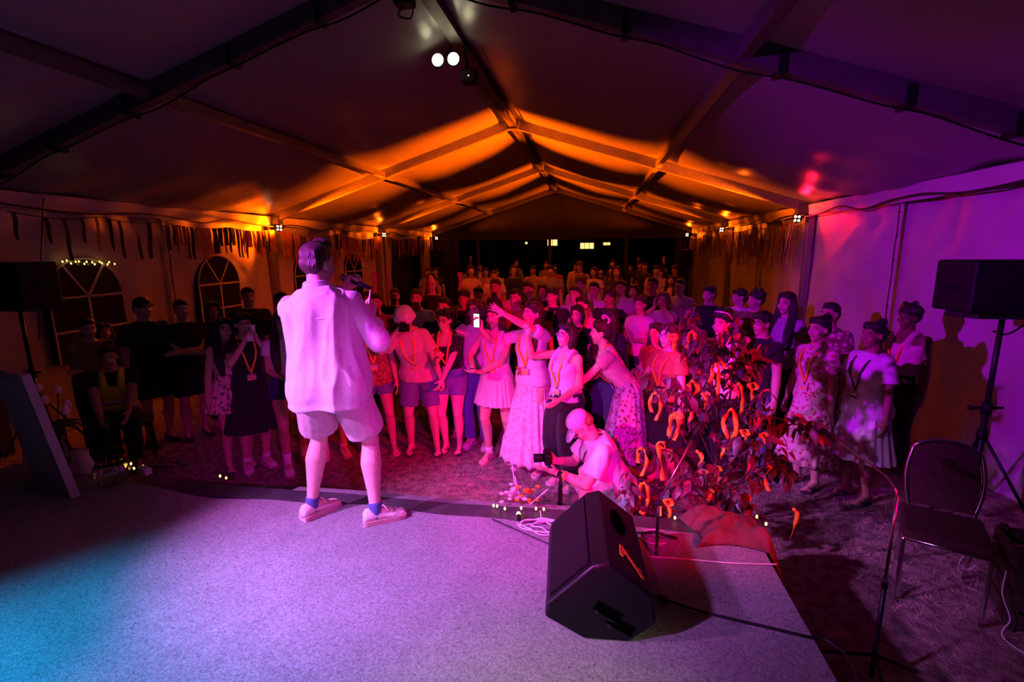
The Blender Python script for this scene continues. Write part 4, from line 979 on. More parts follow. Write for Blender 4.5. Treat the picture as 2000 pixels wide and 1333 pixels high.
MB().tube([(1.0, 3.72, .5), aty(1520, 905, 3.45), aty(1549, 940, 3.3)], [.006, .004, .002], 6).build('branch', m_trunk, tree).location = -TB

# ------------------------------------------------------------------ garlands of ribbon strips along the walls
m_strip_d = mat('dark_crepe_strip', (.035, .02, .02), .8, vary=.3); m_strip_r = mat('rust_crepe_strip', (.4, .14, .08), .7, vary=.3, vscale=4); m_strip_s = mat('silvery_foil_strip', (.55, .42, .45), .35, metal=.3, vary=.2)
def strip_mesh(name, L, wd, m, tw):
    v = []
    for i in range(6): t = i/5; a = tw*t; v += [(.01*math.sin(6*t), -wd*math.cos(a), -L*t), (.012+.01*math.sin(6*t)+wd*math.sin(a)*.6, wd*math.cos(a), -L*t)]
    me = bpy.data.meshes.new(name); me.from_pydata(v, [], [(2*i, 2*i+1, 2*i+3, 2*i+2) for i in range(5)]); me.materials.append(m); return me
def garland(label, x, s, y0, y1, n, z, sag, kinds, lens, wds, seed=0, jitter=1.):
    r = random.Random(seed); root = empty('ribbon_garland', (x, y0, z), 0, label, 'garland')
    pts = [(0, (y1-y0)*k/12, -sag*math.sin(PI*(k % 6)/6)) for k in range(13)]; MB().tube(bez(pts, 3), .006, 5).build('cord', m_black, root)
    ms = [strip_mesh('strip', l, wd, m, tw) for m in kinds for l in lens for wd in wds for tw in (.3, 1.4)]
    for k in range(n):
        t = (k+.5+r.uniform(-.4, .4)*jitter)/n; kk = t*12; zz = -sag*math.sin(PI*((kk % 6)/6))
        o = obj('strip', r.choice(ms), None, root, (s*r.uniform(.005, .03), (y1-y0)*t, zz)); o.rotation_euler = (r.gauss(.03, .05), r.gauss(0, .03), r.uniform(-.5, .5))
garland('sparse garland of dark hanging strips on the left wall, nearest the stage', XL+.12, 1, 4.55, 6.6, 10, 2.66, .05, [m_strip_d], (.3, .42, .5), (.022, .03), 1)
garland('garland of dark and rust strips on the left wall before the first lamp post', XL+.12, 1, 6.65, 9.1, 44, 2.62, .04, [m_strip_d, m_strip_r, m_strip_r], (.3, .42, .5), (.012, .03), 2)
garland('garland of rust strips above the two far arched windows on the left wall', XL+.12, 1, 9.35, 14.1, 95, 2.62, .12, [m_strip_d, m_strip_r, m_strip_r, m_strip_r], (.35, .5, .62), (.014, .026), 3)
garland('garland of dark strips over the dark doorway in the left wall', XL+.14, 1, 14.7, 18.6, 48, 2.6, .05, [m_strip_d, m_strip_r], (.3, .5, .6), (.014, .03), 4)
garland('fringe of silvery strips on the magenta stretch of the right wall', XR-.13, -1, 9.5, 13.9, 120, 2.62, .06, [m_strip_s, m_strip_s, m_strip_r], (.5, .62, .78), (.012, .022), 5)
garland('fringe of pale strips on the orange far end of the right wall', XR-.13, -1, 14.4, 19.0, 100, 2.6, .1, [m_strip_s, m_strip_r], (.35, .5, .62), (.014, .024), 6)

# ------------------------------------------------------------------ lamps
m_led = mat('amber_led', (1, .8, .6), .4, emit=(1, .6, .34), estr=5, vary=.02)
def par_lamp(x, y, s, label, watts, col, aim, deg=31, blend=.95, spill=120, scol=None):
    p = Vector((x+s*.22, y-.04, EZ-.16)); r = empty('led_lamp', p, 0, label, 'lamp', None); d = Vector((.55*s, -.78, .12)).normalized(); R_ = d.to_track_quat('Z', 'Y').to_matrix()
    v = lambda a, b, c: R_ @ Vector((a, b, c))
    MB().tube([v(0, 0, -.09), v(0, 0, .0)], [.055, .075], 14).build('housing', m_black, r, True)
    MB().tube([v(-.085, 0, -.03), v(-.085, .09, -.05), v(.085, .09, -.05), v(.085, 0, -.03)], .007, 6).build('yoke', m_black, r)
    MB().box((-s*.1, .0, .08), (.16, .04, .03)).build('clamp', m_black, r)
    for a, b in ((-.028, .034), (.03, .03), (-.03, -.03), (.028, -.034)): MB().sphere(v(a, b, .004), .021, None, 10, 6).build('led', m_led, r, True)
    l = bpy.data.lights.new('led_beam', 'SPOT'); l.energy = watts; l.color = col; l.spot_size = math.radians(deg); l.spot_blend = blend; l.shadow_soft_size = .05
    o = bpy.data.objects.new('led_beam', l); COL.objects.link(o); o.location = p+d*.06+Vector((0, 0, .03)); o.rotation_euler = (Vector(aim)-o.location).to_track_quat('-Z', 'Y').to_euler()
    l = bpy.data.lights.new('led_spill', 'SPOT'); l.energy = spill if y < FY[3]+1 else spill*.35; l.color = scol or col; l.spot_size = math.radians(112); l.spot_blend = .5; l.shadow_soft_size = .05
    o = bpy.data.objects.new('led_spill', l); COL.objects.link(o); o.location = p+d*.06; o.rotation_euler = Vector((-s*.4, -.8, .0)).to_track_quat('-Z', 'Y').to_euler()
    return r
OR = (1, .095, .0)
par_lamp(XL, FY[3], 1, 'LED lamp on the nearest left wall post, bright white dots', 30000, OR, (XC+1*1.1, FY[3]+.1, RZ-.36), spill=280)
par_lamp(XL, FY[4], 1, 'LED lamp on the left wall post just before the dark doorway', 18000, OR, (XC+1*1.1, FY[4]+.1, RZ-.36))
par_lamp(XL, FY[5], 1, 'LED lamp on the last left wall post beyond the doorway', 6000, OR, (XC+1*1.1, FY[5]-.9, RZ-.36))
par_lamp(XR, FY[3], -1, 'LED lamp on the nearest right wall post, beside magenta cloth', 26000, OR, (XC+-1*1.1, FY[3]+.1, RZ-.36), spill=28, scol=(1, 0, .03))
par_lamp(XR, FY[4], -1, 'LED lamp on the right wall post between orange and magenta cloth', 14000, OR, (XC+-1*1.1, FY[4]+.1, RZ-.36))
par_lamp(XR, FY[5], -1, 'LED lamp on the farthest right wall post above the small loudspeaker', 6000, OR, (XC+-1*1.1, FY[5]-.9, RZ-.36))
# twin work lamp under the ridge
wk = empty('twin_work_lamp', (XC-.12, 5.5, RZ-.22), 0, 'twin white work lamp hanging under the tent ridge', 'lamp')
m_glow = mat('work_lamp_glass', (1, .95, .8), .3, emit=(1, .9, .55), estr=9, vary=.01)
for s in (-1, 1):
    hd = MB().tube([(s*.086, .07, .02), (s*.086, -.02, 0)], [.045, .07], 16).build('lamp_head', m_black, wk, True); MB().sphere((s*.086, -.03, 0), (.062, .03, .062), None, 16, 8).build('lamp_glass', m_glow, hd, True)
MB().tube([(-.1, .08, .05), (0, .09, .12), (.1, .08, .05)], .012, 8).build('bracket', m_black, wk, True); MB().tube([(0, .09, .1), (.06, .12, .24)], .014, 8).build('hanger', m_black, wk)
o = MB().box((.22, .14, -.14), (.17, .14, .13)).build('control_box', m_black, wk); bevel(o, .012)
MB().sphere((.22, .066, -.14), .007).build('indicator', mat('red_indicator', (1, .1, .05), .4, emit=(1, .25, .15), estr=6, vary=.01), wk)
MB().tube([(.2, .14, -.08), (.16, .14, .2)], .012, 8).build('box_hanger', m_black, wk)
l = bpy.data.lights.new('work_lamp_light', 'SPOT'); l.energy = 8; l.color = (1, .8, .4); l.spot_size = 1.35; l.spot_blend = .8; l.shadow_soft_size = .08
o = bpy.data.objects.new('work_lamp_light', l); COL.objects.link(o); o.location = (XC-.12, 5.42, RZ-.23); o.rotation_euler = (Vector((-.6, 2.4, .6))-o.location).to_track_quat('-Z', 'Y').to_euler()
# dark clamp fixture nearer along the ridge
fx = empty('ridge_fixture', (XC-.05, 4.45, RZ-.12), 0, 'dark unlit clamp fixture with cable loops on the ridge near the top of the photo', 'fixture')
o = MB().box((-.12, 0, .02), (.16, .14, .1)).build('fixture_box', m_black, fx); bevel(o, .01); MB().tube([(.03, 0, .06), (-.12, 0, .06)], .015, 8).build('arm', m_black, fx)
MB().tube(bez([(-.12, 0, -.02), (-.2, .05, -.07), (-.1, .08, -.09), (-.04, .02, 0)], 5), .008, 6).build('cable_loop', m_bcab, fx, True)
for x1, s, nm in ((XL, 1, 'left'), (XR, -1, 'right')):
    pts = [(x1+s*.13, 4.3+.6*k, EZ-.06-.035*(k % 3)-(0.02 if k % 2 else 0)) for k in range(25)]
    cable('eave_cable', pts, .011, m_bcab, 'black cable sagging along the eave of the %s tent wall' % nm)
pts = [(XC+.09+.02*math.sin(k*2), 5.6+.55*k, RZ-.07-.03*(k % 2)) for k in range(25)]
cable('ridge_cable', pts, .012, m_bcab, 'black cable tied along the tent ridge')

# ------------------------------------------------------------------ house beyond the open end
hs = empty('house', (-1, 32, 0), 0, 'dark house beyond the tent with a few lit windows', 'house')
m_hw = mat('night_house_wall', (.05, .045, .045), .9, vary=.2, vscale=1); MB().box((0, 2, 2.4), (30, 3.9, 4.8)).build('house_wall', m_hw, hs)
m_lit = mat('lit_window', (1, .7, .3), .5, emit=(1, .66, .2), estr=1.5, color2=(.7, .4, .12), vscale=2)
def lit(u0, v0, u1, v1, panes):
    a = aty(u0, v0, 32); b = aty(u1, v1, 32); x0, x1, z1, z0 = a.x+1, b.x+1, a.z, b.z
    f = MB().box(((x0+x1)/2, .02, (z0+z1)/2), (x1-x0+.12, .05, z1-z0+.12)).build('window', m_hw, hs)
    for k in range(panes): wx = (x1-x0)/panes; MB().box((x0+wx*(k+.5), -.02, (z0+z1)/2), (wx*.88, .04, z1-z0)).build('pane', m_lit, f)
lit(1069, 466, 1089, 480, 2); lit(1133, 475, 1160, 486, 3); lit(1178, 474, 1192, 479, 2)
MB().box((-5.6, -.3, 1.4), (.5, .5, 2.8)).build('column', mat('pale_render', (.25, .23, .22), .8, vary=.1), hs); MB().box((2.9, -.3, 1.2), (.5, .5, 2.6)).build('column', MATS['pale_render'], hs)
MB().sphere(aty(1028, 475, 31)-Vector((-1, 32, 0)), .07).build('porch_lamp', m_warm, hs, True)

# ------------------------------------------------------------------ who stands where
VOX = {0: (.0065, .008, .0065), 1: (.0095, .0115, .009), 2: (.0125, .015, .012), 3: (.018, .02, .018)}
def hp(u, v, H): p = atz(u, v, H); return p.x, p.y
def at_(u, v, y): p = aty(u, v, y); return (p.x, y), p.z
PLACED = []
def slot(u, v, Ht):
    best = min([4.6+.1*k for k in range(75)], key=lambda y: abs(aty(u, v, max(5.1, y)).z-Ht)); best = max(5.1, best)
    for d in [0]+[sg*.1*k for k in range(1, 22) for sg in (1, -1)]:
        y = best+d; p = aty(u, v, y)
        if y < 5.0 or not 1.5 < p.z < 1.93: continue
        if all((p.x-a)**2+(y-b)**2 > .46**2 for a, b in PLACED): return (p.x, y), p.z
    p = aty(u, v, best); return (p.x, best), p.z
def fp(u, v): p = atz(u, v, 0); return p.x, p.y
C = {'white': (.72, .7, .69), 'cream': (.68, .62, .54), 'pink': (.66, .46, .44), 'rust': (.45, .16, .07), 'black': (.02, .019, .022), 'navy': (.035, .045, .11), 'denim': (.16, .2, .36), 'grey': (.28, .28, .29), 'lilac': (.5, .46, .62), 'red': (.42, .05, .05),
     'olive': (.12, .12, .06), 'blue': (.1, .16, .4), 'teal': (.08, .22, .24), 'brown': (.17, .09, .06), 'yellow': (.62, .48, .08)}
m_lan = mat('orange_lanyard', (1, .52, .02), .5, sheen=.3, vary=.1, vscale=50); m_lanb = mat('dark_lanyard', (.03, .02, .03), .6, vary=.2)
m_shoe = cloth('white_canvas', (.7, .68, .66)); m_sole = cloth('pale_rubber', (.6, .57, .54)); m_dshoe = cloth('dark_leather', (.03, .025, .025)); m_sock = cloth('white_sock', (.75, .73, .72))
def cm(c, c2=None, kind='noise', vs=30.): return cloth(c+(('_'+kind+('_'+c2 if c2 else '')) if (c2 or kind != 'noise') else ''), C[c], C[c2] if c2 else None, kind, vs)
NP = [0]
def mk(label, pos, H, sex='f', sk=0, hair=('long', 1), top=('tee', 'white'), bot=('shorts', 'denim'), shoes='shoe', lod=1, lan=None, glasses=False, smile=.3, rz=None, look=(-1.5, 2.8), group=None, z=0., face=True, **pose):
    PLACED.append(pos); NP[0] += 1; v = VOX[lod]; P = Person(sex, **pose); r = person(label, pos[0], pos[1], H, rz, z, group, look); sd = NP[0]
    P.body(v[0], skin(sk), r, lod < 3 or 'hands' in pose)
    if hair: P.hair(r, hairm(hair[1]), v[2], hair[0], seed=sd, fold=(.0035 if lod < 3 else 0, 26, 9, sd))
    if face and lod < 3: P.face(r, hairm(hair[1] if hair else 1), smile, lod < 3)
    if glasses: P.glasses(r)
    k = top[0]; m = top[1] if not isinstance(top[1], str) else cm(*top[1:]); fold = (.006, 9, 5, sd) if lod < 3 else None
    if k == 'tee': P.dress_top(r, m, v[1], fold=fold)
    elif k == 'loose': P.dress_top(r, m, v[1], inf=.024, hem=.84, sleeve=.7, flare=.03, sl_r=.034, fold=fold and (.009, 8, 4, sd))
    elif k == 'crop': P.dress_top(r, m, v[1], inf=.011, hem=1.06, sleeve=.4, fold=fold)
    elif k == 'long': P.dress_top(r, m, v[1], inf=.018, hem=.88, sleeve=1, long=.9, fold=fold)
    elif k == 'tank': P.tank(r, m, v[1], fold=fold and (.004, 10, 6, sd))
    elif k == 'wide': P.tank(r, m, v[1], inf=.016, strap=.03, top=1.34, spread=.085, fold=fold)
    elif k == 'cropstrap': P.tank(r, m, v[1], hem=1.03, top=1.31, spread=.1, strap=.018)
    if bot:
        k = bot[0]; m = bot[1] if not isinstance(bot[1], str) else cm(*bot[1:])
        fb = (.005, 9, 6, sd+5) if lod < 3 else None
        if k == 'shorts': P.shorts(r, m, v[1], frac=.45, fold=fb)
        elif k == 'hotpants': P.shorts(r, m, v[1], frac=.26, loose=.014, fold=fb)
        elif k == 'bermuda': P.shorts(r, m, v[1], frac=.82, loose=.03, fold=fb)
        elif k == 'trousers': P.shorts(r, m, v[1], frac=1.93, loose=.022, fold=fb, name='trousers')
        elif k == 'wide': P.shorts(r, m, v[1], frac=1.95, loose=.05, taper=1.3, fold=fb, name='trousers')
        elif k == 'mini': P.skirt(r, m, 1.06, .66, .25, 30, .008)
        elif k == 'knee': P.skirt(r, m, 1.06, .5, .25, 14, .008)
        elif k == 'dress': P.skirt(r, m, 1.12, .46, .3, 18, .014, name='dress_skirt')
        elif k == 'maxi': P.skirt(r, m, 1.07, .12, .31, 26, .012, tiers=(.74, .36), name='maxi_skirt')
        elif k == 'mididress': P.skirt(r, m, 1.12, .3, .29, 16, .012, name='dress_skirt')
        elif k == 'minidress': P.skirt(r, m, 1.1, .72, .27, 20, .014, name='dress_skirt')
    if shoes and lod < 3:
        for q in 'LR':
            if shoes in ('shoe', 'sneaker'): P.shoe(r, q, m_shoe, m_sole, laces=m_sock if lod < 2 else None); P.sock(r, q, m_sock, .14 if shoes == 'shoe' else .22)
            elif shoes == 'dark': P.shoe(r, q, m_dshoe, m_dshoe)
            elif shoes == 'sandal': P.sandal(r, q, m_dshoe, m_dshoe)
            elif shoes == 'pink': P.sandal(r, q, cm('pink'), cm('pink'))
            elif shoes == 'slides': P.sandal(r, q, m_shoe, m_sole); P.sock(r, q, m_sock, .16)
    if lan: P.lanyard(r, m_lanb if lan == 'dark' else m_lan, off=.034 if top[0] != 'loose' else .045)
    return P, r
DOWN = {}
CLAP = dict(hands={'L': (.05, -.3, 1.16), 'R': (-.05, -.3, 1.14)}, grip={'L': 'flat', 'R': 'flat'}, palm={'L': (-1, 0, 0), 'R': (1, 0, 0)}, hdir={'L': (-.1, -.5, .8), 'R': (.1, -.5, .8)})
FOLD = dict(hands={'L': (-.1, -.17, 1.12), 'R': (.1, -.2, 1.08)}, elbows={'L': (1, .3, -.6), 'R': (-1, .3, -.6)}, hdir={'L': (-1, -.1, .1), 'R': (1, -.1, .1)})
CHIN = dict(hands={'R': (-.04, -.2, 1.36)}, elbows={'R': (-.3, -.2, -1)}, grip={'R': 'fist'}, palm={'R': (0, 1, 0)}, hdir={'R': (.2, .2, 1)})
UPR = dict(hands={'R': (-.27, -.16, 1.83)}, elbows={'R': (-1, .1, -.4)}, grip={'R': 'open'}, palm={'R': (0, -1, 0)}, hdir={'R': (0, 0, 1)})
UPL = dict(hands={'L': (.27, -.16, 1.83)}, elbows={'L': (1, .1, -.4)}, grip={'L': 'open'}, palm={'L': (0, -1, 0)}, hdir={'L': (0, 0, 1)})

# ---- the man on the stage
sp = Vector((-1.555, 2.60, STZ)); SH = 1.80; ss = SH/1.72; srz = 3.27
def sl(u, v, z): # stage point to the man's local frame
    d = atz(u, v, STZ+z)-sp; c, s = math.cos(-srz), math.sin(-srz); return ((d.x*c-d.y*s)/ss, (d.x*s+d.y*c)/ss)
fl1 = sl(612, 1008, 0); fr1 = sl(735, 1020, 0)
P = Person('m', hip=((fl1[0]+fr1[0])/2+.01, (fl1[1]+fr1[1])/2+.02, -.03), lean=(3, 4, 0), head=(-20, 2, -3),
    feet={'L': (fl1[0], fl1[1]-.03, -35), 'R': (fr1[0], fr1[1]-.03, -62)},
    hands={'L': (-.07, -.2, 1.42), 'R': (-.17, -.34, 1.24)}, elbows={'L': (.3, .25, -1), 'R': (-.75, .6, -1)}, grip={'L': 'fist', 'R': 'point'}, palm={'L': (-.6, .4, 0), 'R': (.6, -.3, -.2)}, hdir={'L': (-.55, -.25, .55), 'R': (-.1, -.45, .9)})
spk = person('man in pale shirt and shorts standing on the stage, back turned', sp.x, sp.y, SH, srz, STZ)
P.body(.006, skin(4), spk); P.hair(spk, hairm(2), .0065, 'quiff', fold=(.0045, 30, 10, 3)); P.face(spk, hairm(2), .2)
m_shirt = cloth('linen_shirt', (.66, .62, .62), None, 'noise', 60)
mb = MB(); P.torso(mb, .03, .80, 1.46, .05, deep=1.05)
for k in 'LR':
    J = P.J[k]; capsule(mb, P.T((J['sg']*.06, .015, 1.415)), J['sh']+Vector((0, 0, -.012)), .048, .056); capsule(mb, P.T((J['sg']*.1, .02, 1.3)), J['sh']+Vector((0, 0, -.04)), .08, .06); capsule(mb, J['sh']+Vector((0, 0, -.026)), J['el'], .06, .066, 16)
    capsule(mb, J['el'], J['el'].lerp(J['wr'], .62), .064, .05, 16, False, True)
shirt = soft(mb.build('shirt', m_shirt, spk), .0075, 3, (.02, 6.5, 2.4, 21))
mb = MB(); ring = [P.neck+P.RT @ Vector((.068*math.cos(a), .068*math.sin(a)-.004, .03+.012*math.sin(a))) for a in [2*PI*k/22 for k in range(22)]]
mb.tube(ring, .017, 8, closed=True); mb.tube([p+Vector((0, 0, .02)) for p in ring], .012, 8, closed=True); soft(mb.build('collar', m_shirt, spk), .005, 2)
MB().tube(bez([P.surf(1.30, x, 1, .037) for x in (-.15, -.1, -.05, 0, .05, .1, .15)], 3), .0035, 6).build('yoke_seam', m_shirt, spk, True)
o = P.shorts(spk, cloth('stone_shorts', (.56, .47, .43)), .008, frac=.80, loose=.042, inf=.02, fold=(.007, 8, 5, 8), top=1.05)
m_knit = cloth('beige_knit', (.68, .6, .52)); m_gum = cloth('ribbed_rubber', (.6, .42, .36))
for k in 'LR':
    P.sock(spk, k, cloth('navy_sock', (.08, .1, .28)), .125); sh_ = P.shoe(spk, k, m_knit, m_gum, .012, laces=m_knit)
    b, fw, rt = P.footfr(k)
    for i in range(26):
        t = -.07+.245*i/25; hw = float(np.interp(t, [-.075, -.06, -.02, .03, .08, .13, .165, .185], [.03, .038, .04, .042, .046, .048, .04, .02]))+.006
        for sg in (1, -1): MB().box(b+fw*t+rt*sg*hw+Vector((0, 0, .018)), (.006, .006, .032), Matrix((rt, fw, Vector((0, 0, 1)))).transposed()).build('sole_rib', m_gum, sh_)
    for sg in (1, -1): MB().tube(bez([b+fw*.03+Vector((0, 0, .09)), b+fw*.045+rt*sg*.03+Vector((0, 0, .115)), b+fw*.07+rt*sg*.045+Vector((0, 0, .075))], 4), .004, 6).build('lace', m_knit, sh_, True)
def held(P, root, k, a=.06, b=0., c=.02):
    J = P.J[k]; p = J['wr']+J['hd']*a+J['th']*b+J['pn']*c; s = root.scale[0]; R_ = Euler((0, 0, root.rotation_euler.z)).to_matrix(); return root.location+R_ @ (p*s), R_, s
hpnt, R_, _ = held(P, spk, 'L', .075, 0, .024); J = P.J['L']; mouth = spk.location+R_ @ (P.H((0, -.13, -.06))*ss); d = (mouth-hpnt).normalized()
mc = empty('handheld_microphone', hpnt, 0, 'black handheld microphone held up to the mouth of the man on stage', 'microphone')
MB().tube([-d*.12, d*.06], [.011, .016], 12).build('handle', m_black, mc, True); MB().sphere(d*.085, .027, None, 14, 10).build('grille_ball', m_steel, mc, True); MB().tube([d*.056, d*.066], .021, 14).build('ring', m_steel, mc, True)

# ---- people near the stage, left to right
def phone(P, root, k, label, rot=(0, 0, 0), screen=None, size=(.074, .15), a=.08, c=.02, col='white', lens=True):
    p, R_, s = held(P, root, k, a, 0, c); r = empty('phone', p, root.rotation_euler.z+rot[2], label, 'phone'); r.rotation_euler = (rot[0], rot[1], root.rotation_euler.z+rot[2])
    o = MB().box((0, 0, 0), (size[0], .009, size[1])).build('case', cm(col), r); bevel(o, .004)
    if screen: MB().box((0, .0052*(-1 if screen[1] else 1), 0), (size[0]*.88, .001, size[1]*.9)).build('screen', mat('phone_screen', (.3, .3, .3), .3, emit=screen[0], estr=1.3, color2=(.1, .1, .1), vscale=14), r)
    if lens:
        ci = MB().box((-size[0]*.24, -.006, size[1]*.32), (.026, .004, .036)).build('camera_island', m_black, r)
        for q in (-.009, .009): MB().tube([(-size[0]*.24, -.008, size[1]*.32+q), (-size[0]*.24, -.0095, size[1]*.32+q)], .006, 10).build('camera_lens', m_steel, ci)
    return r
mk('woman with long dark hair in a pale floral playsuit, left of the woman filming', *at_(435, 622, 4.25), 'f', 1, ('long', 0), ('tank', 'pink', 'brown', 'spots', 22.), ('minidress', 'pink', 'brown', 'spots', 22.), 'sandal', feet={'L': (.1, -.02, 10)})
P, r = mk('woman in a black dress filming with a pale phone held before her face', fp(505, 912), 1.61, 'f', 1, ('pony', 0), ('tee', 'black'), ('dress', 'black'), 'shoe', lan='or', hands={'L': (.05, -.27, 1.46), 'R': (-.07, -.25, 1.44)}, grip={'L': 'grip', 'R': 'grip'}, elbows={'L': (.6, -.2, -1), 'R': (-.6, -.2, -1)}, hdir={'L': (-.2, -.1, 1), 'R': (.2, -.1, 1)}, palm={'L': (-1, 0, 0), 'R': (1, 0, 0)}, head=(0, 4, 0))
phone(P, r, 'R', 'pale phone held up by the woman in the black dress', (0, .05, 0), None, (.078, .155), .11, .055)
mk('girl in navy shorts and white socks, half hidden by the man on stage', fp(578, 915), 1.63, 'f', 2, ('long', 1), ('crop', 'white'), ('hotpants', 'navy'), 'sneaker', hands={'R': (-.05, -.2, 1.05)}, feet={'R': (-.08, -.06, -5), 'L': (.12, .1, 10)})
mk('girl in pale sneakers seen between the legs of the man on stage', fp(655, 890), 1.64, 'f', 0, ('bob', 2), ('tee', 'navy'), ('shorts', 'black'), 'shoe')
mk('woman with glasses behind the woman filming at the left', *at_(466, 614, 4.95), 'f', 1, ('bob', 1), ('tee', 'black'), ('trousers', 'black'), None, 2, glasses=True)
mk('tall dark-haired man in black to the left of the man on stage', *at_(549, 573, 5.0), 'm', 1, ('short', 0), ('tee', 'black'), ('trousers', 'black'), None, 2, **CHIN)
mk('slim woman in a rust top and denim shorts, right of the man on stage', fp(742, 884), 1.63, 'f', 1, ('bun', 1), ('loose', 'rust', 'brown'), ('shorts', 'denim'), 'pink', lan='or', feet={'L': (.16, -.02, 12), 'R': (-.16, .02, -10)}, hands={'R': (-.12, -.25, 1.1), 'L': (.24, -.1, .84)}, smile=.2)
P, r = mk('person in a white bucket hat and pink shirt bending over a camera', fp(826, 884), 1.70, 'f', 0, None, ('loose', 'pink'), ('bermuda', 'denim'), 'sandal', lan='or', lean=(21, -9, 0), head=(14, 20, 0), feet={'L': (.16, -.02, 15), 'R': (-.13, .0, -8)}, hands={'R': (-.14, -.38, 1.42), 'L': (.3, -.2, .8)}, elbows={'R': (-.8, 0, -1), 'L': (.8, .5, 0)}, grip={'R': 'grip', 'L': 'fist'}, glasses=True, face=True)
mb = MB(); mb.sphere(P.H((0, .006, .062)), (.094, .108, .078), P.HM @ Euler((-.1, 0, 0)).to_matrix(), 20, 12); rings = [[P.H((a*math.cos(t), .006+b_*math.sin(t), h)) for t in [2*PI*k/26 for k in range(26)]] for a, b_, h in ((.092, .104, .06), (.098, .112, .04), (.118, .13, .012), (.116, .128, .01), (.09, .1, .034))]
mb.loft(rings); soft(mb.build('bucket_hat', cm('white'), r), .008, 2, (.004, 20, 12, 2)); chain_ = MB(); chain(chain_, [P.H((.06, .03, 0)), P.H((.075, .0, -.08))], [.02, .018]); chain_.build('hair', hairm(1), r, True)
p, R_, s = held(P, r, 'R', .09, 0, .03); cmr = empty('compact_camera', p, r.rotation_euler.z, 'small black camera held to the eye of the person in the bucket hat', 'camera')
o = MB().box((0, 0, 0), (.12, .05, .075)).build('camera_body', m_black, cmr); bevel(o, .008); MB().tube([(0, -.02, 0), (0, -.07, 0)], .028, 16).build('lens', m_black, cmr, True); MB().box((0, 0, .045), (.05, .04, .025)).build('viewfinder', m_black, cmr)
P, r = mk('smiling girl with glasses in a black top and violet denim shorts', fp(884, 882), 1.60, 'f', 4, ('pony', 0), ('cropstrap', 'black'), ('shorts', 'denim'), 'sandal', lan='or', glasses=True, smile=.9, head=(-14, 6, 10), lean=(4, -3, 0), fat=1.06, hands={'R': (-.15, -.2, 1.22), 'L': (-.02, -.27, .93)}, elbows={'L': (1, .1, -.2), 'R': (-1, .1, -.7)}, grip={'R': 'grip'}, feet={'L': (.085, 0, 5), 'R': (-.085, 0, -3)})
for k in 'LR':
    mb = MB(); J = P.J[k]; capsule(mb, P.T((J['sg']*.12, .01, 1.33)), J['sh'].lerp(J['el'], .15), .052, .055); capsule(mb, J['sh'].lerp(J['el'], .1), J['sh'].lerp(J['el'], .55), .058, .056, 14, False, True); soft(mb.build('sleeve', cm('black'), r), .011, 1)

mk('girl in a white cap-sleeve tee standing behind the white skirt girl', fp(934, 872), 1.67, 'f', 0, ('longback', 2), ('tee', 'white'), ('trousers', 'blue'), 'shoe', hands={'R': (-.26, -.42, 1.14)}, elbows={'R': (-.6, .6, -.4)}, lan=None, smile=.1)
P, r = mk('girl in a white top and short white striped skirt looking at a dark phone', fp(972, 898), 1.66, 'f', 0, ('longback', 1), ('wide', 'white'), ('mini', 'white', 'pink', 'vstripe', 30.), 'pink', lan='or', hands={'R': (-.12, -.3, 1.1), 'L': (-.02, -.3, 1.06)}, elbows={'L': (1, .4, -.5), 'R': (-1, .4, -.5)}, grip={'R': 'grip', 'L': 'flat'}, palm={'L': (0, 0, 1), 'R': (1, 0, 0)}, hdir={'L': (-.8, -.5, .1), 'R': (.2, -1, .1)}, feet={'L': (.14, .06, 14), 'R': (-.09, -.04, -8)}, head=(-4, 10, 0))
for q in 'LR': P.sock(r, q, m_sock, .15)
phone(P, r, 'R', 'dark phone held flat at the waist of the girl in the white skirt', (1.25, 0, .5), None, (.07, .14), .08, .03, 'black', False)
# woman in the long skirt, one arm with a phone, the other thrown up
P, r = mk('woman in a white top and long tiered skirt throwing one arm up', fp(1040, 915), 1.70, 'f', 0, ('sidepony', 1), ('tee', 'white'), ('maxi', 'white', 'pink'), 'slides', lan='or', head=(-18, -4, 6), lean=(-3, -3, 0), hands={'R': (-.42, -.28, 1.46), 'L': (-.06, -.42, 1.66)}, elbows={'R': (-.6, .3, -1), 'L': (1, -.3, -.6)}, grip={'R': 'grip', 'L': 'open'}, palm={'R': (.3, -1, 0), 'L': (0, -1, -.3)}, hdir={'R': (-.3, -.1, 1), 'L': (-.75, -.35, .5)}, feet={'L': (.11, -.05, 10), 'R': (-.11, -.02, -12)}, smile=.5)
phone(P, r, 'R', 'phone with a lit screen held out by the woman in the long skirt', (0, 0, .15), ((.75, .9, .85), True), (.07, .145), .09, .03, 'black', False)
mb = MB(); c = P.surf(1.06, -.07, -1, .035)
for s in (1, -1): mb.sphere(c+Vector((s*.022, 0, .012)), (.022, .008, .016), Euler((0, s*-.4, 0)).to_matrix(), 10, 6); mb.tube([c, c+Vector((s*.02, 0, -.055))], [.008, .011], 6)
mb.sphere(c, .01); o = mb.build('red_bow', cm('red'), r, True)
P, r = mk('woman in a lilac sleeveless top and wide black trousers raising a fist', *at_(1106, 633, 4.35), 'f', 0, ('bob', 0), ('wide', 'lilac'), ('wide', 'black'), 'slides', lan='or', glasses=True, smile=.6, fat=1.08, head=(-8, -6, 0), hands={'R': (-.2, -.34, 1.62), 'L': (.1, -.2, 1.0)}, elbows={'R': (-.5, -.6, -1)}, grip={'R': 'fist'}, palm={'R': (.3, -.9, 0)}, hdir={'R': (0, 0, 1)})
p_, R_, s_ = held(P, r, 'L', .08)
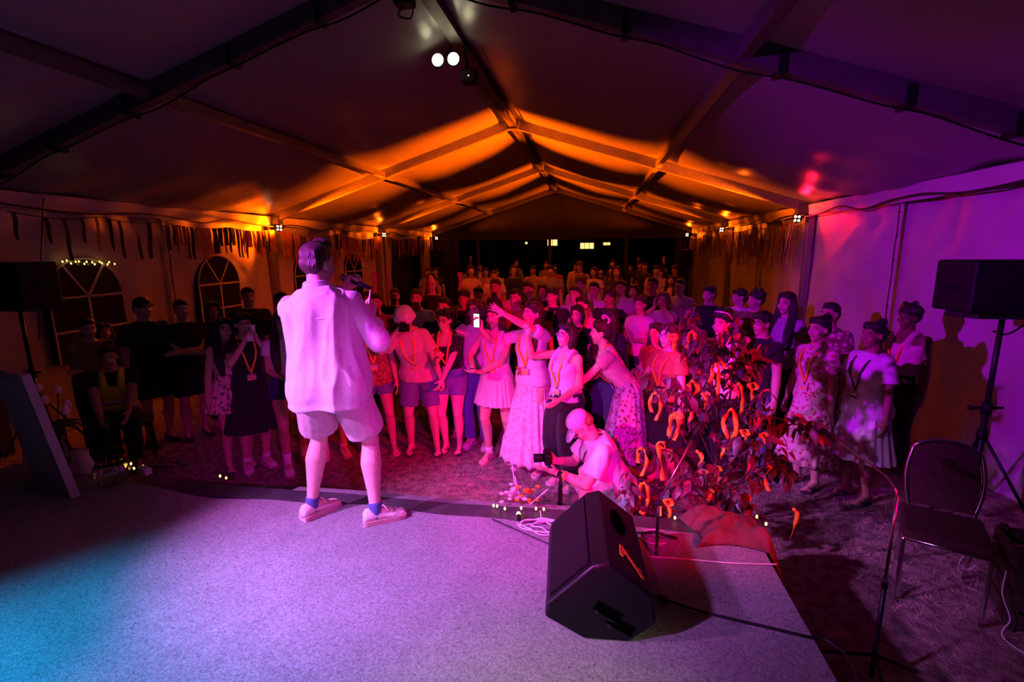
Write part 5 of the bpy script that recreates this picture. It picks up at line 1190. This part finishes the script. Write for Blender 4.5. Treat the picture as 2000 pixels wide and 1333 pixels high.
# leaning woman in profile
P, r = mk('woman in profile leaning forward in a pink tee and patterned skirt', (aty(1217, 820, 4.5).x, 4.5), 1.62, 'f', 0, ('bun', 1), ('crop', 'pink'), ('mididress', 'lilac', 'brown', 'spots', 26.), 'dark', lan='or', rz=-1.50, lean=(30, 0, 0), head=(-5, -12, 0), hands={'L': (.1, -.55, .97), 'R': (-.06, -.5, 1.03)}, elbows={'L': (.3, .8, -.6), 'R': (-.3, .8, -.6)}, grip={'L': 'flat', 'R': 'flat'}, palm={'L': (-.4, 0, .9), 'R': (.4, 0, .9)}, hip=(0, .03, 0), smile=.1)
ring = [P.H((.05*math.cos(a), .085, .09+.05*math.sin(a))) for a in [2*PI*k/14 for k in range(14)]]; MB().tube([P.H((.044*math.cos(a), .075+.012*math.sin(3*a), .10+.044*math.sin(a))) for a in [2*PI*k/16 for k in range(16)]], .011, 7, closed=True).build('scrunchie', cm('lilac'), r, True)
# crouching photographer
P, r = mk('crouching photographer in a pale cap and white shirt at the stage edge', (.16, 3.82), 1.74, 'm', 4, ('bald', 4), ('loose', 'white'), ('bermuda', 'cream'), 'shoe', 0, lan='dark', glasses=True, smile=0., rz=-1.32, hip=(0, .06, -.70), lean=(24, 0, 0), head=(6, 38, 0), feet={'L': (.17, -.30, 10), 'R': (-.2, .14, -10)}, knees={'L': (.15, -.6, 1), 'R': (-.35, -1, .25)}, hands={'L': (.1, -.45, .47), 'R': (-.06, -.42, .49)}, elbows={'L': (.5, .2, -1), 'R': (-.6, .2, -1)}, grip={'L': 'open', 'R': 'grip'}, palm={'L': (-.5, -.2, .85), 'R': (.6, 0, .6)}, hdir={'L': (.05, -.85, .3), 'R': (.2, -1, .3)})
mb = MB(); mb.sphere(P.H((0, .012, .055)), (.084, .1, .078), P.HM, 20, 14); o = soft(mb.build('cap', cm('lilac', 'white'), r), .006, 2)
MB().loft([[P.H((.074*math.cos(t)*k, -.07-.1*k*math.sin(t)*1.05, .036-.03*k*math.sin(t)+dz)) for t in [PI*q/14 for q in range(15)]] for k, dz in ((.3, .0), (1, .0), (1.0, -.006), (.3, -.008))]).build('cap_brim', cm('lilac', 'white'), r, True)
J = P.J['L']; MB().tube([J['el'].lerp(J['wr'], t) for t in (.86, .94)], .034, 14).build('watch_strap', m_dshoe, r, True); MB().box(J['el'].lerp(J['wr'], .9)+Vector((.03, 0, .012)), (.012, .034, .036)).build('watch_face', m_black, r)
MB().tube([J['el'].lerp(J['wr'], t) for t in (.68, .74)], .039, 14).build('wristband', m_rib, r, True)
p, R_, s = held(P, r, 'R', .1, 0, .04); cmr = empty('photo_camera', p+Vector((0, 0, .0)), r.rotation_euler.z, 'black camera held low by the crouching photographer', 'camera')
o = MB().box((0, 0, 0), (.13, .06, .09)).build('camera_body', m_black, cmr); bevel(o, .008); MB().tube([(0, -.02, 0), (0, -.11, 0)], [.032, .036], 18).build('lens', m_black, cmr, True); MB().box((0, 0, .055), (.05, .05, .03)).build('viewfinder_hump', m_black, cmr)
gp = aty(1094, 985, 3.5); gm = empty('gimbal_stand', (gp.x, gp.y, 0), 0, 'slim black gimbal standing upright on the grass beside the photographer', 'camera stand')
zt = aty(1094, 922, 3.5).z; tripod(gm, (0, 0, 0), .12, .11, 3, .2, .006); MB().tube([(0, 0, .1), (0, 0, zt-.12), (0, 0, zt)], [.016, .017, .004], 10).build('handle', m_black, gm, True)

# ---- the right-hand group
mk('woman in a rust cardigan and white top half hidden behind the tree', *at_(1308, 634, 4.5), 'f', 0, ('bob', 2), ('tee', 'rust'), ('knee', 'black'), None, 1, lan='or', glasses=True, hands={'R': (-.2, -.26, 1.05)})
P, r = mk('woman in a white tee with white sunglasses pushed up on her hair', *at_(1413, 609, 4.65), 'f', 0, ('bun', 0), ('tee', 'white'), ('trousers', 'black'), None, 1, lan='or', smile=.2, head=(8, 0, 0), **FOLD)
mb = MB(); mb.tube(bez([P.H((-.082, .03, .05)), P.H((-.07, -.03, .105)), P.H((0, -.06, .118)), P.H((.07, -.03, .105)), P.H((.082, .03, .05))], 4), .007, 6); mb.build('sunglasses', cm('white'), r, True)
mk('man in black tee and glasses, hand at his chin, right of the tree', *at_(1490, 609, 4.85), 'm', 0, ('fringe', 0), ('tee', 'black'), ('trousers', 'denim'), None, 1, lan='or', glasses=True, **CHIN)
mk('woman with long dark hair in a striped tee near the right wall', *at_(1539, 572, 5.7), 'f', 0, ('long', 0), ('tee', 'white', 'navy', 'stripe', 22.), ('trousers', 'black'), None, 1, smile=.1)
mk('woman in a patterned red dress standing left of the white dress', *at_(1603, 620, 4.65), 'f', 1, ('bun', 0), ('tee', 'pink', 'red', 'spots', 26.), ('mididress', 'pink', 'red', 'spots', 26.), 'sandal', 1, lan='or', smile=.5)
mk('woman in a loose white dress with a dark lanyard by the right wall', *at_(1710, 630, 4.45), 'f', 3, ('bun', 0), ('loose', 'white'), ('dress', 'white'), 'sandal', 1, lan='dark', smile=.2, fat=1.05)
mk('short-haired man in a printed shirt behind the patterned red dress', *at_(1624, 593, 5.35), 'm', 2, ('short', 0), ('tee', 'brown', 'pink', 'spots', 20.), ('trousers', 'black'), None, 2)
mk('man with short afro hair in a pink vest against the right wall', *at_(1778, 597, 5.2), 'm', 5, ('curly', 0), ('wide', 'pink'), ('trousers', 'black'), None, 1, lan='or')
# ---- dark group at the left
P, r = mk('person in a yellow hi-vis vest sitting in the dark at the left', (-4.95, 4.25), 1.70, 'm', 2, ('short', 0), ('tee', 'black'), ('trousers', 'black'), 'dark', 1, rz=.75, hip=(0, .1, -.43), lean=(14, 0, 0), feet={'L': (.13, -.36, 8), 'R': (-.13, -.34, -8)}, hands={'L': (.12, -.42, .62), 'R': (-.1, -.4, .62)}, knees={'L': (.1, -1, .8), 'R': (-.1, -1, .8)})
vest = cloth('hivis_yellow', (.8, .75, .03)); P.tank(r, vest, .011, 'hivis_vest', .026, .9, 1.33, .036, (.003, 9, 6, 3))
for z0 in (.98, 1.1): 
    mb = MB(); P.torso(mb, .032, z0, z0+.05); mb.build('reflective_band', mat('reflective_grey', (.55, .5, .52), .3, metal=.3, vary=.05), r, True)
stl = empty('folding_stool', (-4.95+.08, 4.33, 0), .75, 'small dark stool under the person in the hi-vis vest', 'stool')
MB().box((0, 0, .40), (.34, .3, .03)).build('seat', m_dshoe, stl)
for sx in (-1, 1):
    for sy in (-1, 1): MB().tube([(sx*.14, sy*.12, .39), (sx*.16, sy*.14, 0)], .012, 8).build('leg', m_blackm, stl, True)
P, r = mk('tall man in a dark cap standing before the left wall', *at_(275, 583, 4.75), 'm', 1, ('short', 0), ('loose', 'black'), ('bermuda', 'black'), 'dark', 2, head=(14, 0, 0))
mb = MB(); mb.sphere(P.H((0, .012, .055)), (.084, .1, .08), P.HM, 16, 10); mb.build('cap', cm('black'), r, True); MB().prism([P.H((-.06, -.07, .05)), P.H((.06, -.07, .05)), P.H((.045, -.16, .035)), P.H((-.045, -.16, .035))], (0, 0, .008)).build('cap_brim', cm('black'), r)
mk('man with folded arms in the dark between the two nearer arched windows', *at_(352, 587, 4.95), 'm', 1, ('short', 0), ('tee', 'black'), ('bermuda', 'black'), 'dark', 2, **FOLD)
mk('woman with dark hair before the second arched window', *at_(413, 590, 5.4), 'f', 2, ('bob', 0), ('tee', 'navy'), ('trousers', 'black'), None, 2)
mk('tall short-haired man right of the second arched window', *at_(483, 563, 5.7), 'm', 1, ('short', 0), ('tee', 'black'), ('trousers', 'black'), None, 2)
mk('man in brown hunched near the left loudspeaker, barely lit', *at_(160, 620, 4.35), 'm', 1, ('short', 0), ('long', 'brown'), ('trousers', 'black'), 'dark', 2, lean=(12, 0, 0), **FOLD)
mk('woman barely lit between the hunched man and the man in the cap', *at_(200, 632, 4.7), 'f', 1, ('longback', 0), ('tee', 'black'), ('trousers', 'black'), 'dark', 2, **CHIN)
# ---- second and third rows
ROW = [
 ('young man with dark fringe in black before the orange wall', 1386, 558, 1.80, 'm', 0, ('fringe', 0), ('tee', 'black'), {}, 0),
 ('boy with dark fringe and a white shirt near the magenta wall', 1446, 564, 1.76, 'm', 0, ('fringe', 0), ('tee', 'white'), dict(head=(-35, 0, 0)), 1),
 ('boy with dark curls turned away beside the boy in the white shirt', 1478, 569, 1.76, 'm', 1, ('curly', 0), ('tee', 'brown'), dict(head=(-20, 0, 0)), 0),
 ('man with glasses and an open pale shirt behind the tree top', 1328, 546, 1.82, 'm', 0, ('short', 1), ('loose', 'lilac'), {}, 2),
 ('woman with tousled fair hair holding her face with both hands', 1297, 571, 1.70, 'f', 0, ('bob', 3), ('tee', 'lilac'), dict(hands={'L': (.08, -.15, 1.5), 'R': (-.08, -.15, 1.5)}, grip={'L': 'open', 'R': 'open'}, elbows={'L': (1, -.3, -1), 'R': (-1, -.3, -1)}, hdir={'L': (-.1, 0, 1), 'R': (.1, 0, 1)}), 0),
 ('woman in a dark brown top beside the tall slanted branch', 1352, 596, 1.68, 'f', 3, ('bob', 1), ('long', 'brown'), {}, 0),
 ('smiling woman clasping her hands, light hair tied back', 1251, 579, 1.70, 'f', 0, ('bun', 2), ('tee', 'white'), CLAP, 0),
 ('woman lifting one arm beside the tall branch tip', 1283, 632, 1.62, 'f', 0, ('longback', 1), ('tee', 'red'), dict(hands={'L': (.1, -.2, 1.52)}, hdir={'L': (0, 0, 1)}, elbows={'L': (1, -.2, -.6)}), 0),
 ('woman with long black hair behind the leaning woman in profile', 1190, 604, 1.68, 'f', 4, ('long', 0), ('long', 'black'), dict(head=(-15, 0, 0)), 0),
 ('woman with a dark bob and orange lanyard behind the lilac top', 1128, 597, 1.66, 'f', 4, ('bob', 0), ('tee', 'black'), CHIN, 1),
 ('man with short hair in a pale lilac shirt, third row centre', 1122, 560, 1.78, 'm', 0, ('short', 1), ('loose', 'lilac'), {}, 0),
 ('woman with a pulled-back hairline in a pink top, hands near her face', 1137, 580, 1.72, 'f', 0, ('bun', 1), ('tee', 'pink'), CLAP, 0),
 ('fair-haired man standing tall at the back of the lit rows', 1134, 541, 1.86, 'm', 1, ('curly', 3), ('tee', 'pink'), {}, 0),
 ('man in a pale tee just right of the fair-haired tall man', 1160, 552, 1.78, 'm', 1, ('short', 0), ('tee', 'white'), {}, 0),
 ('person in a violet shirt at the edge of the dark back row', 1213, 549, 1.80, 'm', 1, ('short', 0), ('tee', 'lilac'), {}, 0),
 ('young man with thick dark hair touching his cheek', 1078, 562, 1.80, 'm', 0, ('fringe', 0), ('tee', 'black'), CHIN, 1),
 ('woman with a smooth forehead behind the raised arm', 1047, 583, 1.72, 'f', 0, ('bun', 0), ('tee', 'black'), {}, 0),
 ('man with short dark hair left of the raised open hand', 1006, 566, 1.80, 'm', 1, ('short', 0), ('tee', 'red'), {}, 0),
 ('man in the third row behind the raised open hand', 1031, 552, 1.82, 'm', 1, ('quiff', 1), ('tee', 'brown'), {}, 0),
 ('bare-shouldered tall man in the third row, lit dim red', 967, 546, 1.88, 'm', 1, ('short', 1), ('wide', 'red'), {}, 0),
 ('man with a full dark fringe and orange lanyard behind the smiling girl', 905, 566, 1.80, 'm', 2, ('fringe', 0), ('tee', 'black'), {}, 1),
 ('smiling man in a dark polo left of the smiling girl', 863, 582, 1.76, 'm', 0, ('short', 0), ('tee', 'navy'), dict(head=(-8, 0, 10)), 0),
 ('man in a pink-white tee behind the bucket hat', 812, 566, 1.80, 'm', 1, ('short', 1), ('tee', 'white'), {}, 1),
 ('man with an open hand raised high left of the bucket hat', 770, 565, 1.74, 'm', 2, ('short', 0), ('tee', 'black'), UPR, 0),
 ('man with a shaved head at the back beside the curtain', 842, 543, 1.86, 'm', 1, ('bald', 0), ('tee', 'black'), {}, 0),
 ('person waving an open hand in the dark third row', 934, 562, 1.72, 'f', 2, ('bun', 0), ('tee', 'black'), UPR, 0),
 ('woman with dark hair just behind the man on stage', 718, 570, 1.74, 'f', 2, ('longback', 0), ('tee', 'black'), {}, 0),
 ('man in shadow behind the slim woman in rust', 733, 575, 1.76, 'm', 1, ('short', 0), ('tee', 'brown'), {}, 0),
 ('woman peeking out right of the man with the full fringe', 1060, 556, 1.74, 'f', 1, ('bob', 1), ('tee', 'black'), {}, 0),
 ('woman with a fringe behind the clasped hands', 1238, 556, 1.74, 'f', 0, ('bob', 2), ('tee', 'red'), {}, 0),
 ('man in shadow left of the open pale shirt', 1275, 543, 1.84, 'm', 2, ('short', 0), ('tee', 'black'), {}, 0),
 ('person in black between the open shirt and the black-clad boy', 1190, 566, 1.72, 'm', 2, ('curly', 1), ('tee', 'black'), {}, 0),
]
for lab, u, v, H, sx, sk, ha, tp, ps, ln in ROW: ps_, H_ = slot(u, v, H-.1); mk(lab, ps_, H_, sx, sk, ha, tp, ('trousers', 'black' if NP[0] % 2 else 'navy'), None, 2, lan='or' if ln == 1 else None, glasses=ln == 2, **ps)
# ---- dim rows at the back
rnd = random.Random(21); taken = []
bk = 0
while bk < 34:
    x = rnd.uniform(-5.2, 2.6); y = rnd.uniform(10.5, 17.5)
    if any((x-a)**2+(y-b_)**2 < .55 for a, b_ in taken+PLACED): continue
    if abs(x+5.45) < .9 or x > 2.2: continue
    taken.append((x, y)); bk += 1; sx = rnd.choice('fm')
    mk('dim figure standing in the dark far rows of the crowd', (x, y), rnd.uniform(1.6, 1.85), sx, rnd.choice((0, 1, 1, 2)), (rnd.choice(('long', 'bob', 'bun') if sx == 'f' else ('short', 'fringe', 'curly')), rnd.choice((0, 0, 1, 2))), (rnd.choice(('tee', 'tee', 'long')), rnd.choice(('white', 'black', 'red', 'navy', 'grey', 'pink'))), ('trousers', rnd.choice(('black', 'navy', 'grey'))), None, 3, group='dim figures in the far rows', head=(rnd.uniform(-20, 20), 0, 0), **(rnd.choice((UPR, UPL, CLAP)) if rnd.random() < .2 else {}))

bake_all()
